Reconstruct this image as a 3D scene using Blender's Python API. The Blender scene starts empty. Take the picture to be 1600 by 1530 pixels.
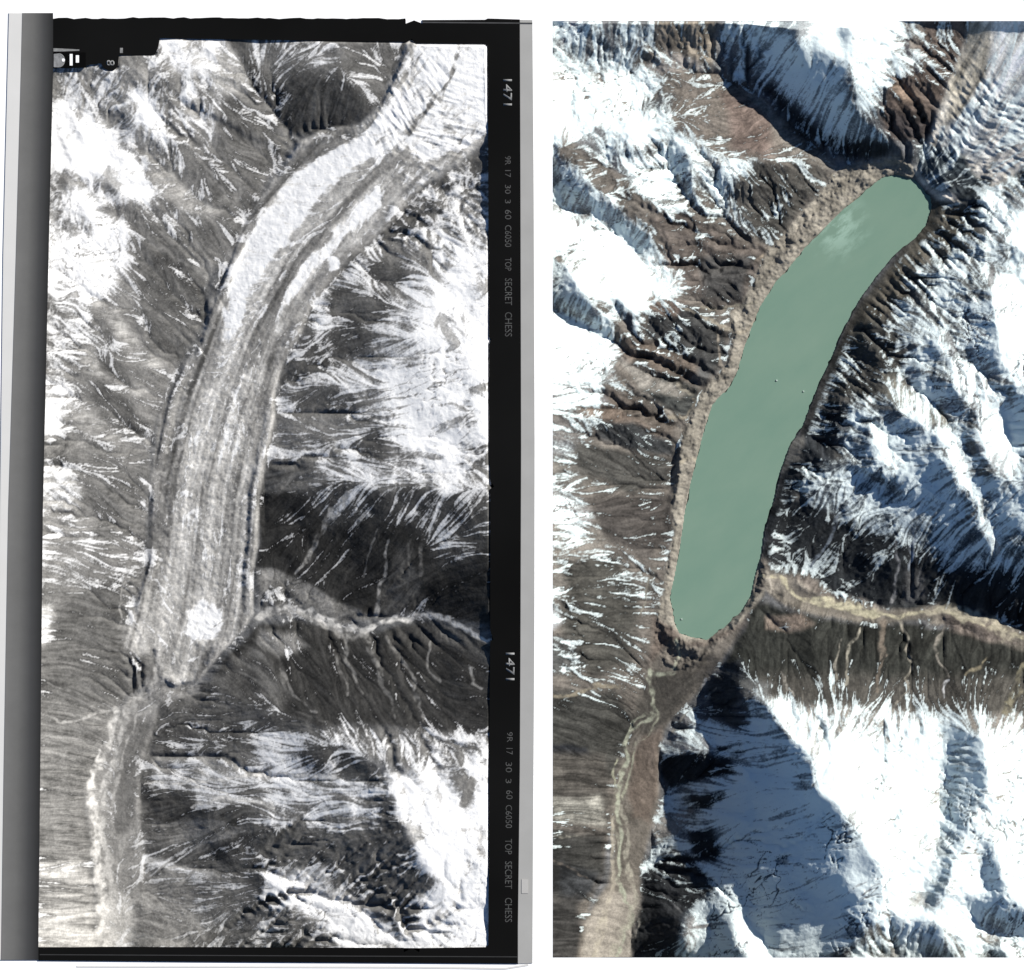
import bpy, bmesh, math, random
import numpy as np
from mathutils import Vector
from mathutils.geometry import tessellate_polygon

# ------------------------------------------------------------------ scale: 100 photo pixels = 1 unit
def wx(px): return (px - 800.0) / 100.0
def wy(py): return (765.0 - py) / 100.0

S = bpy.context.scene
col = S.collection
R_ = math.radians

# ------------------------------------------------------------------ camera, sky, sun, exposure
cam_d = bpy.data.cameras.new('camera'); cam = bpy.data.objects.new('camera', cam_d); col.objects.link(cam)
CAM_H = 400.0
cam.location = (0, 0, CAM_H)
cam_d.sensor_fit = 'HORIZONTAL'; cam_d.sensor_width = 36.0; cam_d.lens = 36.0 * CAM_H / 16.0
cam_d.clip_start = 1.0; cam_d.clip_end = 2000.0
S.camera = cam

SUN_EL = R_(30.0)
SUN_AZ = R_(55.0)                      # clockwise from the top of the pictures
sdir = Vector((math.sin(SUN_AZ) * math.cos(SUN_EL), math.cos(SUN_AZ) * math.cos(SUN_EL), math.sin(SUN_EL)))
world = bpy.data.worlds.new('World'); S.world = world; world.use_nodes = True
nt = world.node_tree
sky = nt.nodes.new('ShaderNodeTexSky'); sky.sky_type = 'NISHITA'; sky.sun_disc = False
sky.sun_elevation = SUN_EL; sky.sun_rotation = SUN_AZ
sky.altitude = 4000.0; sky.air_density = 1.0; sky.dust_density = 0.0; sky.ozone_density = 3.0
nt.links.new(sky.outputs[0], nt.nodes['Background'].inputs[0])
nt.nodes['Background'].inputs[1].default_value = 0.06
sun_d = bpy.data.lights.new('sun', 'SUN'); sun = bpy.data.objects.new('sun', sun_d); col.objects.link(sun)
sun_d.energy = 5.0; sun_d.angle = R_(0.5); sun_d.color = (1.0, 0.97, 0.92)
sun.rotation_euler = sdir.to_track_quat('Z', 'Y').to_euler()
sun.location = sdir * 60
S.view_settings.view_transform = 'Standard'; S.view_settings.look = 'None'
S.view_settings.exposure = 0.62; S.view_settings.gamma = 1.0
S.view_settings.use_curve_mapping = False

# ------------------------------------------------------------------ numpy helpers
def hash_grid(h, w, seed):
    return np.random.RandomState(seed).rand(h, w).astype(np.float32)

def samp(A, v, u):
    """bilinear sample of A at row v, column u (clamped)"""
    h, w = A.shape[:2]
    v = np.clip(v, 0, h - 1.001); u = np.clip(u, 0, w - 1.001)
    i = v.astype(np.int32); j = u.astype(np.int32)
    fv = v - i; fu = u - j
    if A.ndim == 3: fv = fv[..., None]; fu = fu[..., None]
    return (A[i, j] * (1 - fv) + A[i + 1, j] * fv) * (1 - fu) + (A[i, j + 1] * (1 - fv) + A[i + 1, j + 1] * fv) * fu

def samp_s(A, v, u):
    """like samp but with smooth fading inside each cell"""
    h, w = A.shape
    v = np.clip(v, 0, h - 1.001); u = np.clip(u, 0, w - 1.001)
    i = v.astype(np.int32); j = u.astype(np.int32)
    fv = v - i; fu = u - j
    fv = fv * fv * (3 - 2 * fv); fu = fu * fu * (3 - 2 * fu)
    return (A[i, j] * (1 - fv) + A[i + 1, j] * fv) * (1 - fu) + (A[i, j + 1] * (1 - fv) + A[i + 1, j + 1] * fv) * fu

def noise(X, Y, scale, seed):
    """value noise in about [-1, 1]; X, Y in photo pixels"""
    w = int(1700 / scale) + 4; h = int(1600 / scale) + 4
    G = hash_grid(h, w, seed) * 2 - 1
    a = 0.5 + (seed % 7) * 0.11
    ca, sa = math.cos(a), math.sin(a)
    U = (X * ca + Y * sa) / scale; V = (-X * sa + Y * ca) / scale
    return samp_s(G, np.mod(V, h - 2), np.mod(U, w - 2))

def fbm(X, Y, scale, octs, seed, gain=0.5):
    out = 0; a = 1.0; t = 0
    for o in range(octs):
        out = out + a * noise(X, Y, scale / 2 ** o, seed + o * 13); t += a; a *= gain
    return out / t * 1.6

def blur(A, n):
    for _ in range(n):
        P = np.pad(A, 1, mode='edge')
        A = (P[:-2, 1:-1] + P[2:, 1:-1] + P[1:-1, :-2] + P[1:-1, 2:] + 4 * A) / 8
    return A

def sstep(a, b, x):
    t = np.clip((x - a) / (b - a), 0, 1); return t * t * (3 - 2 * t)

def sdf_poly(poly, X, Y):
    """signed distance in pixels, positive inside"""
    d2 = np.full(X.shape, 1e12, np.float32); inside = np.zeros(X.shape, bool)
    n = len(poly)
    for k in range(n):
        x0, y0 = poly[k]; x1, y1 = poly[(k + 1) % n]
        ex, ey = x1 - x0, y1 - y0
        L = ex * ex + ey * ey + 1e-9
        t = np.clip(((X - x0) * ex + (Y - y0) * ey) / L, 0, 1)
        dx = X - x0 - t * ex; dy = Y - y0 - t * ey
        d2 = np.minimum(d2, dx * dx + dy * dy)
        if y0 != y1:
            c = ((y0 > Y) != (y1 > Y)) & (X < ex * (Y - y0) / (y1 - y0) + x0)
            inside ^= c
    d = np.sqrt(d2)
    return np.where(inside, d, -d)

def dist_line(pts, X, Y):
    """distance to a polyline and the position along it (0..1)"""
    d2 = np.full(X.shape, 1e12, np.float32); s = np.zeros(X.shape, np.float32)
    seg = [math.hypot(pts[k + 1][0] - pts[k][0], pts[k + 1][1] - pts[k][1]) for k in range(len(pts) - 1)]
    tot = sum(seg); acc = 0
    for k in range(len(pts) - 1):
        x0, y0 = pts[k]; x1, y1 = pts[k + 1]
        ex, ey = x1 - x0, y1 - y0
        t = np.clip(((X - x0) * ex + (Y - y0) * ey) / (ex * ex + ey * ey + 1e-9), 0, 1)
        q = (X - x0 - t * ex) ** 2 + (Y - y0 - t * ey) ** 2
        m = q < d2
        d2 = np.where(m, q, d2); s = np.where(m, (acc + t * seg[k]) / tot, s)
        acc += seg[k]
    return np.sqrt(d2), s

def erode(z, dx, iters, K, keep, mask, soft=0.0, nb=10):
    """stream-power carving of z (units) that keeps the blurred shape; mask scales the carving"""
    h, w = z.shape; n = h * w
    z0b = blur(z, nb)
    idx = np.arange(n).reshape(h, w)
    rs = np.random.RandomState(5)
    offs = [(-1, -1), (-1, 0), (-1, 1), (0, -1), (0, 1), (1, -1), (1, 0), (1, 1)]
    for it in range(iters):
        zp = np.pad(z + rs.rand(h, w) * 1e-4, 1, mode='constant', constant_values=1e6)
        zc = zp[1:-1, 1:-1]
        best = np.zeros((h, w)); rec = idx.copy(); dist = np.ones((h, w))
        for di, dj in offs:
            L = math.hypot(di, dj)
            s = (zc - zp[1 + di:h + 1 + di, 1 + dj:w + 1 + dj]) / L * (0.65 + 0.7 * rs.rand(h, w))
            m = s > best
            best = np.where(m, s, best); rec = np.where(m, idx + di * w + dj, rec); dist = np.where(m, L, dist)
        rec = rec.ravel(); dist = dist.ravel()
        # depth of each cell in the drainage tree by pointer jumping
        depth = (rec != np.arange(n)).astype(np.int32); p = rec.copy()
        for _ in range(12):
            depth = depth + depth[p] * (p != np.arange(n)); p2 = p[p]
            if np.array_equal(p2, p): break
            p = p2
        order = np.argsort(depth, kind='stable'); ds = depth[order]
        cuts = np.searchsorted(ds, np.arange(ds[-1] + 2))
        A = np.ones(n)
        for k in range(len(cuts) - 2, 0, -1):
            c = order[cuts[k]:cuts[k + 1]]
            A += np.bincount(rec[c], weights=A[c], minlength=n) if len(c) > n / 40 else 0
            if len(c) <= n / 40: np.add.at(A, rec[c], A[c])
        F = K * np.sqrt(np.minimum(A, 4000)) / dist * mask.ravel()
        zf = z.ravel().copy()
        for k in range(1, len(cuts) - 1):
            c = order[cuts[k]:cuts[k + 1]]
            zf[c] = (zf[c] + F[c] * zf[rec[c]]) / (1 + F[c])
        z = zf.reshape(h, w)
        if soft: z = z + soft * (blur(z, 1) - z)
        z = z + keep * (z0b - blur(z, nb))
    return z

def poisson(gx, gy, wg, Hc, lam, dx, iters=500):
    """least squares height from target gradients (rise per unit right, rise per unit down) and soft known heights"""
    wxe = np.minimum(wg[:, 1:], wg[:, :-1]); wye = np.minimum(wg[1:], wg[:-1])
    gxe = 0.5 * (gx[:, 1:] + gx[:, :-1]) * dx; gye = 0.5 * (gy[1:] + gy[:-1]) * dx
    def Aop(H):
        o = lam * H
        d = wxe * (H[:, 1:] - H[:, :-1]); o[:, 1:] += d; o[:, :-1] -= d
        d = wye * (H[1:] - H[:-1]); o[1:] += d; o[:-1] -= d
        return o
    b = lam * Hc
    d = wxe * gxe; b[:, 1:] += d; b[:, :-1] -= d
    d = wye * gye; b[1:] += d; b[:-1] -= d
    D = lam.copy() + 1e-6
    D[:, 1:] += wxe; D[:, :-1] += wxe; D[1:] += wye; D[:-1] += wye
    H = Hc.copy(); r = b - Aop(H); zz = r / D; p = zz.copy(); rz = (r * zz).sum()
    for _ in range(iters):
        Ap = Aop(p); a = rz / ((p * Ap).sum() + 1e-20)
        H += a * p; r -= a * Ap; zz = r / D; rn = (r * zz).sum()
        if rn < 1e-9: break
        p = zz + rn / rz * p; rz = rn
    return H

def streaks(gx, gy, seed, steps, cs_noise=None):
    """noise drawn out along the fall line"""
    h, w = gx.shape
    N = hash_grid(h, w, seed)
    if cs_noise: N = blur(N, cs_noise); N = (N - N.mean()) / N.std()
    m = np.sqrt(gx * gx + gy * gy) + 1e-6
    ux, uy = gx / m, gy / m
    I, J = np.meshgrid(np.arange(h), np.arange(w), indexing='ij')
    acc = N.copy(); tot = 1.0
    for sgn in (1, -1):
        v = I.astype(np.float32); u = J.astype(np.float32)
        for k in range(steps):
            ii = np.clip(v + .5, 0, h - 1).astype(np.int32); jj = np.clip(u + .5, 0, w - 1).astype(np.int32)
            u = u + sgn * ux[ii, jj]; v = v + sgn * uy[ii, jj]
            ii = np.clip(v + .5, 0, h - 1).astype(np.int32); jj = np.clip(u + .5, 0, w - 1).astype(np.int32)
            acc += N[ii, jj]; tot += 1
    acc = acc / tot
    return (acc - acc.mean()) / (acc.std() + 1e-9)

def rank01(A):
    f = A.ravel(); o = np.argsort(f, kind='stable'); r = np.empty(f.size, np.float32); r[o] = np.linspace(0, 1, f.size)
    return r.reshape(A.shape)

# ------------------------------------------------------------------ the two valleys: what the ground is made of, some shade painted into its rock colour, and how it leans
# region: (polygon in photo pixels, softness, rock colour or None, snow share or None, (right, down) fall of the slope or None)
def G(v):
    v = v * (1.9 if v < .05 else 1.35 if v < .12 else 1.25 if v < .3 else 1.0)
    return (v, v * 0.965, v * 0.90)          # greys of the monochrome picture
DK, MD, LT = G(.035), G(.085), G(.16)

L_GLACIER = [(640,55),(615,120),(590,170),(560,195),(500,205),(465,222),(440,260),(410,310),(380,350),(360,400),(345,440),(325,490),(310,540),(285,570),(265,610),(255,650),(245,700),(235,760),(235,830),(230,880),(215,930),(200,985),(192,1012),(215,1035),(240,1020),(245,1060),(270,1076),(310,1065),(345,1020),(380,985),(395,960),(395,900),(402,850),(405,770),(415,720),(428,660),(430,610),(440,570),(470,520),(490,470),(530,420),(570,385),(610,350),(640,310),(690,270),(740,235),(775,210),(775,55)]
L_CENTER = [(760,40),(700,130),(640,215),(560,300),(470,400),(400,520),(355,640),(325,760),(315,870),(300,970),(270,1070)]
L_VALLEY = [(195,1105),(255,1075),(240,1130),(215,1200),(215,1280),(222,1350),(212,1420),(205,1490),(150,1490),(150,1400),(138,1300),(130,1230),(160,1180),(172,1120)]
L_SIDE = [(405,962),(440,952),(490,958),(530,980),(570,985),(600,972),(640,968),(672,958),(700,970),(740,990),(775,1006)]
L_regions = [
 # west side of the glacier
 ([(56,56),(480,56),(455,215),(330,430),(235,700),(225,900),(195,1100),(130,1230),(150,1490),(56,1490)], 6, G(.105), .20, (.38,.40)),
 ([(120,105),(250,100),(235,150),(260,240),(235,240),(190,210),(150,170)], 8, G(.15), .30, (-.1,.35)),
 ([(80,165),(110,150),(135,185),(160,180),(175,215),(205,240),(235,290),(240,315),(205,315),(130,275),(56,250)], 6, G(.15), 1.0, (.35,.1)),
 ([(98,120),(118,130),(125,160),(145,180),(120,180),(105,150)], 5, G(.30), .55, (-.2,.5)),
 ([(112,275),(160,325),(205,355),(210,400),(185,450),(142,470),(135,490),(100,450),(56,440),(56,330),(80,290)], 9, G(.15), .90, (.35,.15)),
 ([(205,140),(222,150),(245,165),(262,215),(255,232),(232,205),(215,180)], 5, G(.2), 1.0, (.4,-.1)),
 ([(140,260),(175,290),(215,335),(200,335),(160,300)], 5, G(.14), .15, (-.3,.5)),
 ([(80,250),(112,265),(105,300),(80,320),(56,300)], 8, G(.10), .35, (-.3,.4)),
 ([(90,330),(125,320),(150,360),(120,365),(92,350)], 7, G(.09), .45, (-.2,.4)),
 ([(250,56),(345,62),(385,105),(398,140),(370,165),(335,135),(295,105),(262,110)], 6, G(.22), .30, (.2,-.1)),
 ([(255,60),(272,62),(300,110),(350,140),(352,148),(318,125),(290,120),(268,110)], 4, G(.28), .85, (-.3,.3)),
 ([(292,130),(310,140),(312,165),(295,200),(285,185)], 5, G(.13), .75, (.3,.1)),
 ([(335,135),(352,150),(340,205),(322,240),(330,180)], 4, G(.12), .80, (.3,.1)),
 ([(352,150),(398,140),(455,205),(405,310),(345,420),(300,370),(275,300),(300,230),(330,240)], 9, G(.085), .05, (.45,.35)),
 ([(262,230),(300,260),(330,330),(320,360),(280,330),(250,290)], 10, G(.11), .15, (.1,.5)),
 ([(225,230),(250,255),(300,310),(345,330),(335,345),(280,330),(240,290)], 5, G(.20), .06, (.5,-.1)),
 ([(205,330),(250,350),(320,425),(328,480),(300,540),(262,590),(235,550),(225,470),(200,400)], 9, G(.08), .04, (.45,.35)),
 ([(56,440),(100,450),(140,490),(135,540),(105,570),(118,620),(85,640),(56,650)], 9, G(.09), .50, (.35,.2)),
 ([(140,470),(175,480),(205,520),(245,560),(262,580),(245,585),(195,550),(165,510)], 5, G(.20), .05, (.5,-.1)),
 ([(118,545),(150,540),(200,590),(235,615),(212,625),(160,590),(120,570)], 5, G(.20), .05, (.5,0)),
 ([(150,545),(185,565),(215,615),(200,610),(165,590)], 4, G(.075), .02, (-.1,.5)),
 ([(150,595),(190,620),(235,660),(225,680),(180,650),(140,620)], 5, G(.07), .02, (.1,.6)),
 ([(56,610),(85,620),(98,650),(80,680),(56,690)], 6, G(.2), .85, (.3,.1)),
 ([(98,615),(150,650),(200,690),(180,700),(120,670)], 5, G(.19), .08, (.5,-.1)),
 ([(56,690),(140,690),(225,770),(220,850),(170,850),(120,800),(56,800)], 10, G(.095), .08, (.42,.32)),
 ([(70,725),(105,728),(130,770),(120,795),(56,800),(56,735)], 6, G(.2), .60, (.3,.2)),
 ([(56,795),(140,805),(150,850),(125,930),(56,925)], 9, G(.13), .45, (.4,.2)),
 ([(56,950),(80,950),(100,975),(90,1005),(56,1010)], 6, G(.3), .9, (.3,.1)),
 ([(110,930),(190,900),(195,1090),(150,1100),(56,1080),(56,1020)], 9, G(.072), .05, (.40,.28)),
 ([(56,1090),(150,1110),(165,1180),(130,1230),(56,1230)], 9, G(.115), .04, (.40,.28)),
 ([(56,1230),(130,1240),(150,1330),(140,1345),(56,1345)], 9, G(.125), .04, (.38,.30)),
 ([(56,1345),(130,1345),(150,1400),(150,1440),(56,1440)], 9, G(.20), .06, (.36,.22)),
 ([(56,1430),(150,1430),(150,1490),(56,1490)], 14, G(.36), .12, (.3,.2)),
 ([(56,1352),(90,1355),(125,1345),(118,1365),(90,1372),(56,1375)], 4, G(.4), .45, (.3,-.1)),
 # dark cirque at the top
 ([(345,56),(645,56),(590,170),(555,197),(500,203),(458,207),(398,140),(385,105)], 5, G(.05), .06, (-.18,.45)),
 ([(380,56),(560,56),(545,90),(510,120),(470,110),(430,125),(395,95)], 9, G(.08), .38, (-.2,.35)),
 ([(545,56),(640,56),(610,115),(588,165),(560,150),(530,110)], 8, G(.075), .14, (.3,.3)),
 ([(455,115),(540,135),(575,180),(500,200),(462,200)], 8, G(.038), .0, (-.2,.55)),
 # east side
 ([(640,310),(690,275),(775,215),(775,770),(405,780),(415,720),(430,640),(440,570),(490,470),(530,420),(570,385)], 5, G(.075), .50, (-.42,-.10)),
 ([(690,280),(775,235),(775,300),(720,320),(650,330)], 6, G(.055), .25, (-.4,.2)),
 ([(650,320),(720,330),(700,350),(620,370),(590,395),(600,355)], 6, G(.055), .12, (-.4,.25)),
 ([(560,412),(600,405),(650,440),(610,450),(565,430)], 5, G(.06), .02, (-.35,.35)),
 ([(525,460),(560,440),(610,460),(620,490),(560,520),(515,500)], 6, G(.065), .05, (-.35,.35)),
 ([(500,520),(540,510),(590,530),(560,560),(500,555)], 6, G(.055), .06, (-.3,.35)),
 ([(470,530),(500,515),(560,540),(530,580),(470,600),(440,590),(450,560)], 6, G(.06), .08, (-.4,.3)),
 ([(450,620),(530,600),(560,640),(520,650),(455,645)], 6, G(.045), .12, (-.3,.35)),
 ([(430,660),(520,655),(560,690),(500,720),(425,715)], 8, G(.11), .18, (-.4,.1)),
 ([(680,300),(775,290),(775,330),(700,350)], 9, G(.08), .55, (-.2,-.1)),
 ([(690,420),(775,370),(775,620),(720,610),(660,560),(640,500)], 16, G(.12), .93, (.15,-.12)),
 ([(600,580),(720,570),(770,620),(720,720),(640,700),(590,640)], 14, G(.10), .85, (-.2,-.05)),
 ([(735,615),(765,640),(775,720),(735,740),(720,670)], 7, G(.06), .25, (-.35,.25)),
 ([(740,620),(775,610),(775,700),(752,690)], 5, G(.12), .97, (.2,-.1)),
 ([(545,680),(600,670),(610,720),(560,730)], 8, G(.055), .25, (-.35,.3)),
 ([(412,725),(480,710),(500,740),(460,760),(405,770)], 6, G(.048), .05, (-.4,.3)),
 # big dark slope above the side river, its shade put into the rock colour
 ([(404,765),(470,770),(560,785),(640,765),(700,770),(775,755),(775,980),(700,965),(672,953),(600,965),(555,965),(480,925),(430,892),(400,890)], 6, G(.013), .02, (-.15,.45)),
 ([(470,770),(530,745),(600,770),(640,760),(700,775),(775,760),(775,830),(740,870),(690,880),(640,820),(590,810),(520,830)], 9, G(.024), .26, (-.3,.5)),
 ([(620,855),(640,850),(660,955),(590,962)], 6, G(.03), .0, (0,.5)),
 ([(402,890),(440,893),(520,932),(575,968),(540,976),(470,950),(405,952)], 4, G(.105), .02, (-.1,.2)),
 # south of the side river
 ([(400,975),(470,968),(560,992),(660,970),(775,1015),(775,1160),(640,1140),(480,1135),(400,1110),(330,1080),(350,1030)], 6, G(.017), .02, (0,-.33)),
 ([(650,970),(690,975),(775,1015),(775,1050),(700,1010)], 7, G(.05), .0, (0,-.25)),
 ([(405,985),(460,990),(480,1010),(440,1025),(400,1010)], 8, G(.13), .15, (0,-.2)),
 ([(400,1010),(445,1060),(440,1110),(380,1090),(330,1070),(360,1030)], 8, G(.065), .02, (-.2,-.2)),
 ([(250,1080),(330,1070),(480,1130),(600,1210),(690,1390),(640,1490),(205,1490),(222,1350),(215,1200)], 6, G(.07), .12, (-.42,.10)),
 ([(330,1110),(480,1125),(470,1160),(400,1170),(340,1150)], 8, G(.04), .06, (-.35,.2)),
 ([(480,1135),(640,1140),(775,1150),(775,1200),(690,1210),(600,1190),(540,1170)], 9, G(.07), .42, (.1,-.35)),
 ([(400,1140),(480,1150),(570,1190),(590,1230),(600,1290),(500,1300),(430,1300),(390,1230)], 12, G(.06), .55, (-.45,.15)),
 ([(470,1165),(520,1165),(585,1195),(595,1235),(560,1215),(500,1210),(465,1200)], 6, G(.035), .12, (-.4,.45)),
 ([(600,1260),(620,1240),(640,1310),(600,1305)], 5, G(.05), .2, (-.5,.3)),
 ([(240,1190),(300,1175),(420,1205),(430,1222),(330,1232),(235,1228)], 5, G(.14), .42, (-.4,-.2)),
 ([(225,1240),(330,1235),(400,1250),(380,1290),(300,1320),(225,1310)], 7, G(.052), .02, (-.4,.3)),
 ([(300,1235),(350,1238),(430,1262),(360,1255),(310,1265)], 4, G(.15), .85, (-.4,-.1)),
 ([(235,1285),(330,1282),(380,1300),(300,1330),(225,1325)], 6, G(.12), .05, (-.4,.1)),
 ([(310,1320),(420,1300),(520,1300),(640,1295),(690,1380),(660,1425),(580,1400),(500,1380),(420,1370),(340,1345)], 8, G(.062), .10, (-.4,.4)),
 ([(450,1360),(505,1355),(520,1385),(560,1410),(540,1430),(470,1400)], 6, G(.25), .45, (-.3,.2)),
 ([(410,1365),(450,1370),(520,1405),(570,1420),(610,1450),(640,1490),(530,1490),(480,1450),(430,1410)], 8, G(.2), .97, (.1,-.15)),
 ([(218,1340),(330,1362),(360,1368),(300,1410),(222,1400)], 4, G(.15), .03, (-.35,.1)),
 ([(218,1342),(270,1352),(330,1364),(325,1372),(270,1362),(220,1356)], 3, G(.3), .95, (-.35,-.1)),
 ([(290,1390),(330,1375),(430,1400),(500,1440),(530,1490),(300,1490)], 9, G(.10), .22, (-.3,.3)),
 ([(205,1400),(300,1400),(310,1440),(300,1490),(205,1490)], 8, G(.20), .04, (-.3,-.1)),
 ([(600,1205),(660,1200),(775,1190),(775,1490),(560,1490),(640,1450),(690,1400),(660,1340),(630,1290)], 7, G(.2), .97, (.22,-.22)),
 ([(690,1150),(735,1170),(750,1230),(730,1290),(715,1230),(690,1195)], 6, G(.08), .30, (.15,-.35)),
 ([(640,1400),(680,1390),(735,1440),(760,1480),(700,1470)], 14, G(.2), .85, (.1,-.1)),
 # glacier, moraines, valley floor
 (L_GLACIER, 3, G(.27), .06, (-.03,.08)),
 ([(560,195),(500,207),(465,224),(440,262),(410,312),(380,352),(355,405),(330,480),(310,540),(268,610),(255,650),(240,740),(237,830),(222,910),(240,930),(270,800),(280,700),(310,590),(340,520),(352,430),(400,340),(470,255),(560,222)], 5, G(.15), .04, None),
 ([(655,56),(775,56),(775,200),(720,230),(660,260),(620,230),(590,260),(560,220),(600,180)], 6, G(.34), .55, None),
 ([(655,56),(775,56),(775,200),(730,190),(690,150),(650,110)], 10, G(.5), .93, None),
 ([(565,218),(500,245),(440,295),(400,345),(378,390),(358,450),(347,530),(360,525),(385,470),(430,395),(480,335),(540,275),(590,235)], 4, G(.62), .86, None),
 ([(590,290),(540,345),(500,385),(462,430),(440,480),(428,520),(445,500),(482,432),(530,378),(600,320)], 4, G(.4), .75, None),
 ([(640,225),(600,262),(540,320),(480,380),(440,430),(395,520),(380,580),(400,570),(445,480),(470,420),(520,360),(580,290),(640,250)], 3, G(.15), .05, None),
 ([(440,500),(480,450),(530,400),(600,345),(560,400),(500,465),(460,520),(435,570)], 5, G(.16), .02, None),
 ([(425,520),(440,520),(420,620),(400,720),(385,720),(405,600)], 4, G(.15), .02, None),
 ([(600,330),(690,260),(760,215),(720,250),(660,290),(610,350)], 6, G(.3), .35, None),
 ([(310,935),(330,940),(345,970),(330,1000),(300,1010),(285,995),(290,955)], 4, G(.45), .85, None),
 ([(222,960),(250,950),(280,1000),(330,1010),(300,1050),(260,1065),(235,1015)], 8, G(.3), .06, None),
 ([(505,403),(520,403),(530,420),(515,424)], 3, G(.5), 1.0, None),
 ([(195,1020),(215,1030),(240,1020),(248,1060),(215,1090),(190,1090)], 6, G(.085), .02, (.0,.2)),
 (L_VALLEY, 5, G(.20), .04, (-.04,.12)),
 ([(200,1130),(240,1130),(215,1200),(216,1300),(180,1310),(180,1200)], 6, G(.11), .02, None),
 ([(160,1400),(205,1400),(205,1490),(160,1490)], 8, G(.42), .15, None),
 ([(225,1060),(250,1075),(320,1068),(310,1085),(250,1100),(215,1120),(200,1100)], 5, G(.2), .05, (-.2,.1)),
]
# pale tracks: (points, half width at start, at end, colour value, strength)
L_lines = [
 (L_SIDE, 4.5, 4, .62, 1), ([(405,962),(440,958),(490,966),(530,988),(570,992)], 6, 6, .25, .7),
 ([(182,1105),(166,1170),(138,1228),(150,1290),(150,1340),(158,1400),(165,1490)], 5, 9, .60, 1),
 ([(200,1110),(180,1180),(160,1240),(155,1300),(170,1350),(175,1420),(180,1490)], 3.5, 8, .5, .9),
 ([(212,1120),(190,1190),(175,1260)], 2, 2, .4, .7), ([(165,1340),(172,1400)], 4, 4, .45, .8),
 ([(245,1040),(240,1075),(225,1090),(205,1090)], 3, 3, .40, .9), ([(230,1085),(240,1105),(215,1120)], 3, 3, .42, .8),
 ([(520,795),(500,840),(480,870),(462,898)], 4, 2.5, .30, .9), ([(540,770),(525,800),(510,815)], 4, 3, .5, .8), ([(575,805),(560,820)], 2, 2, .4, .7),
 ([(607,845),(604,880),(594,920),(590,960)], 1.5, 3, .26, .9), ([(590,825),(575,870),(568,900)], 1, 1, .16, .7), ([(658,850),(655,900)], 2, 2, .12, .7), ([(640,850),(636,930)], 2, 2, .10, .6),
 ([(540,995),(540,1030),(556,1060),(565,1085)], 3, 1.5, .15, .9), ([(522,1015),(530,1050),(545,1085)], 1.5, 1.5, .16, .8),
 ([(572,995),(590,1050),(605,1085),(620,1120)], 5, 1.5, .13, .8), ([(570,1010),(600,1060)], 1.5, 1.5, .14, .6), ([(605,995),(640,1050),(645,1080),(660,1120),(655,1150)], 3, 2.5, .16, .9),
 ([(672,1005),(668,1030),(672,1050),(690,1065)], 2, 1.5, .16, .8), ([(735,1045),(740,1065),(755,1075)], 2.5, 2, .25, .8), ([(435,1040),(460,1085),(490,1115)], 1.5, 1.5, .15, .8),
 ([(455,1110),(560,1150)], 1.5, 1.5, .1, .5),
 ([(285,1110),(350,1155),(400,1190)], 1.5, 2, .16, .8), ([(210,1100),(140,1120),(100,1130),(56,1118)], 2.5, 2, .28, .9), ([(150,1100),(110,1080),(75,1070)], 1.5, 1.5, .16, .7),
 ([(192,910),(186,970),(184,985)], 1.5, 1.5, .3, .8), ([(235,885),(226,930),(215,985)], 2, 2, .34, .8), ([(215,800),(205,860),(192,912)], 4, 3, .16, .6),
 ([(330,430),(300,422),(270,395),(230,380)], 3, 1, .18, .8), ([(298,230),(330,270),(355,315)], 1.5, 2, .2, .8), ([(265,575),(225,545),(180,490)], 5, 1.5, .2, .7),
 ([(358,330),(375,300),(380,290)], 4, 4, .18, .7), ([(720,56),(712,110),(680,160),(640,205)], 4, 5, .18, .9), ([(600,275),(560,315),(500,375)], 3, 3, .4, .7),
 ([(225,1225),(330,1222),(420,1210),(520,1215)], 1, 4, .75, .9), ([(300,1262),(350,1245),(430,1262)], 1.5, 3, .75, .9), ([(310,1232),(350,1240)], 2, 2, .7, .8), ([(240,1290),(330,1285),(370,1295)], 1, 2, .2, .6), ([(300,1325),(340,1310),(380,1300)], 1.5, 1.5, .35, .8),
 ([(300,1365),(260,1405),(290,1425),(320,1465)], 3, 3, .36, .9), ([(222,1425),(262,1412)], 4, 2, .3, .7), ([(240,1480),(300,1450)], 2, 2, .28, .6), ([(56,1440),(80,1425),(110,1410)], 2, 2, .35, .7),
 ([(230,760),(226,800),(222,830)], 3, 3, .18, .6), ([(225,700),(230,680)], 2, 2, .35, .7),
]

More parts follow.
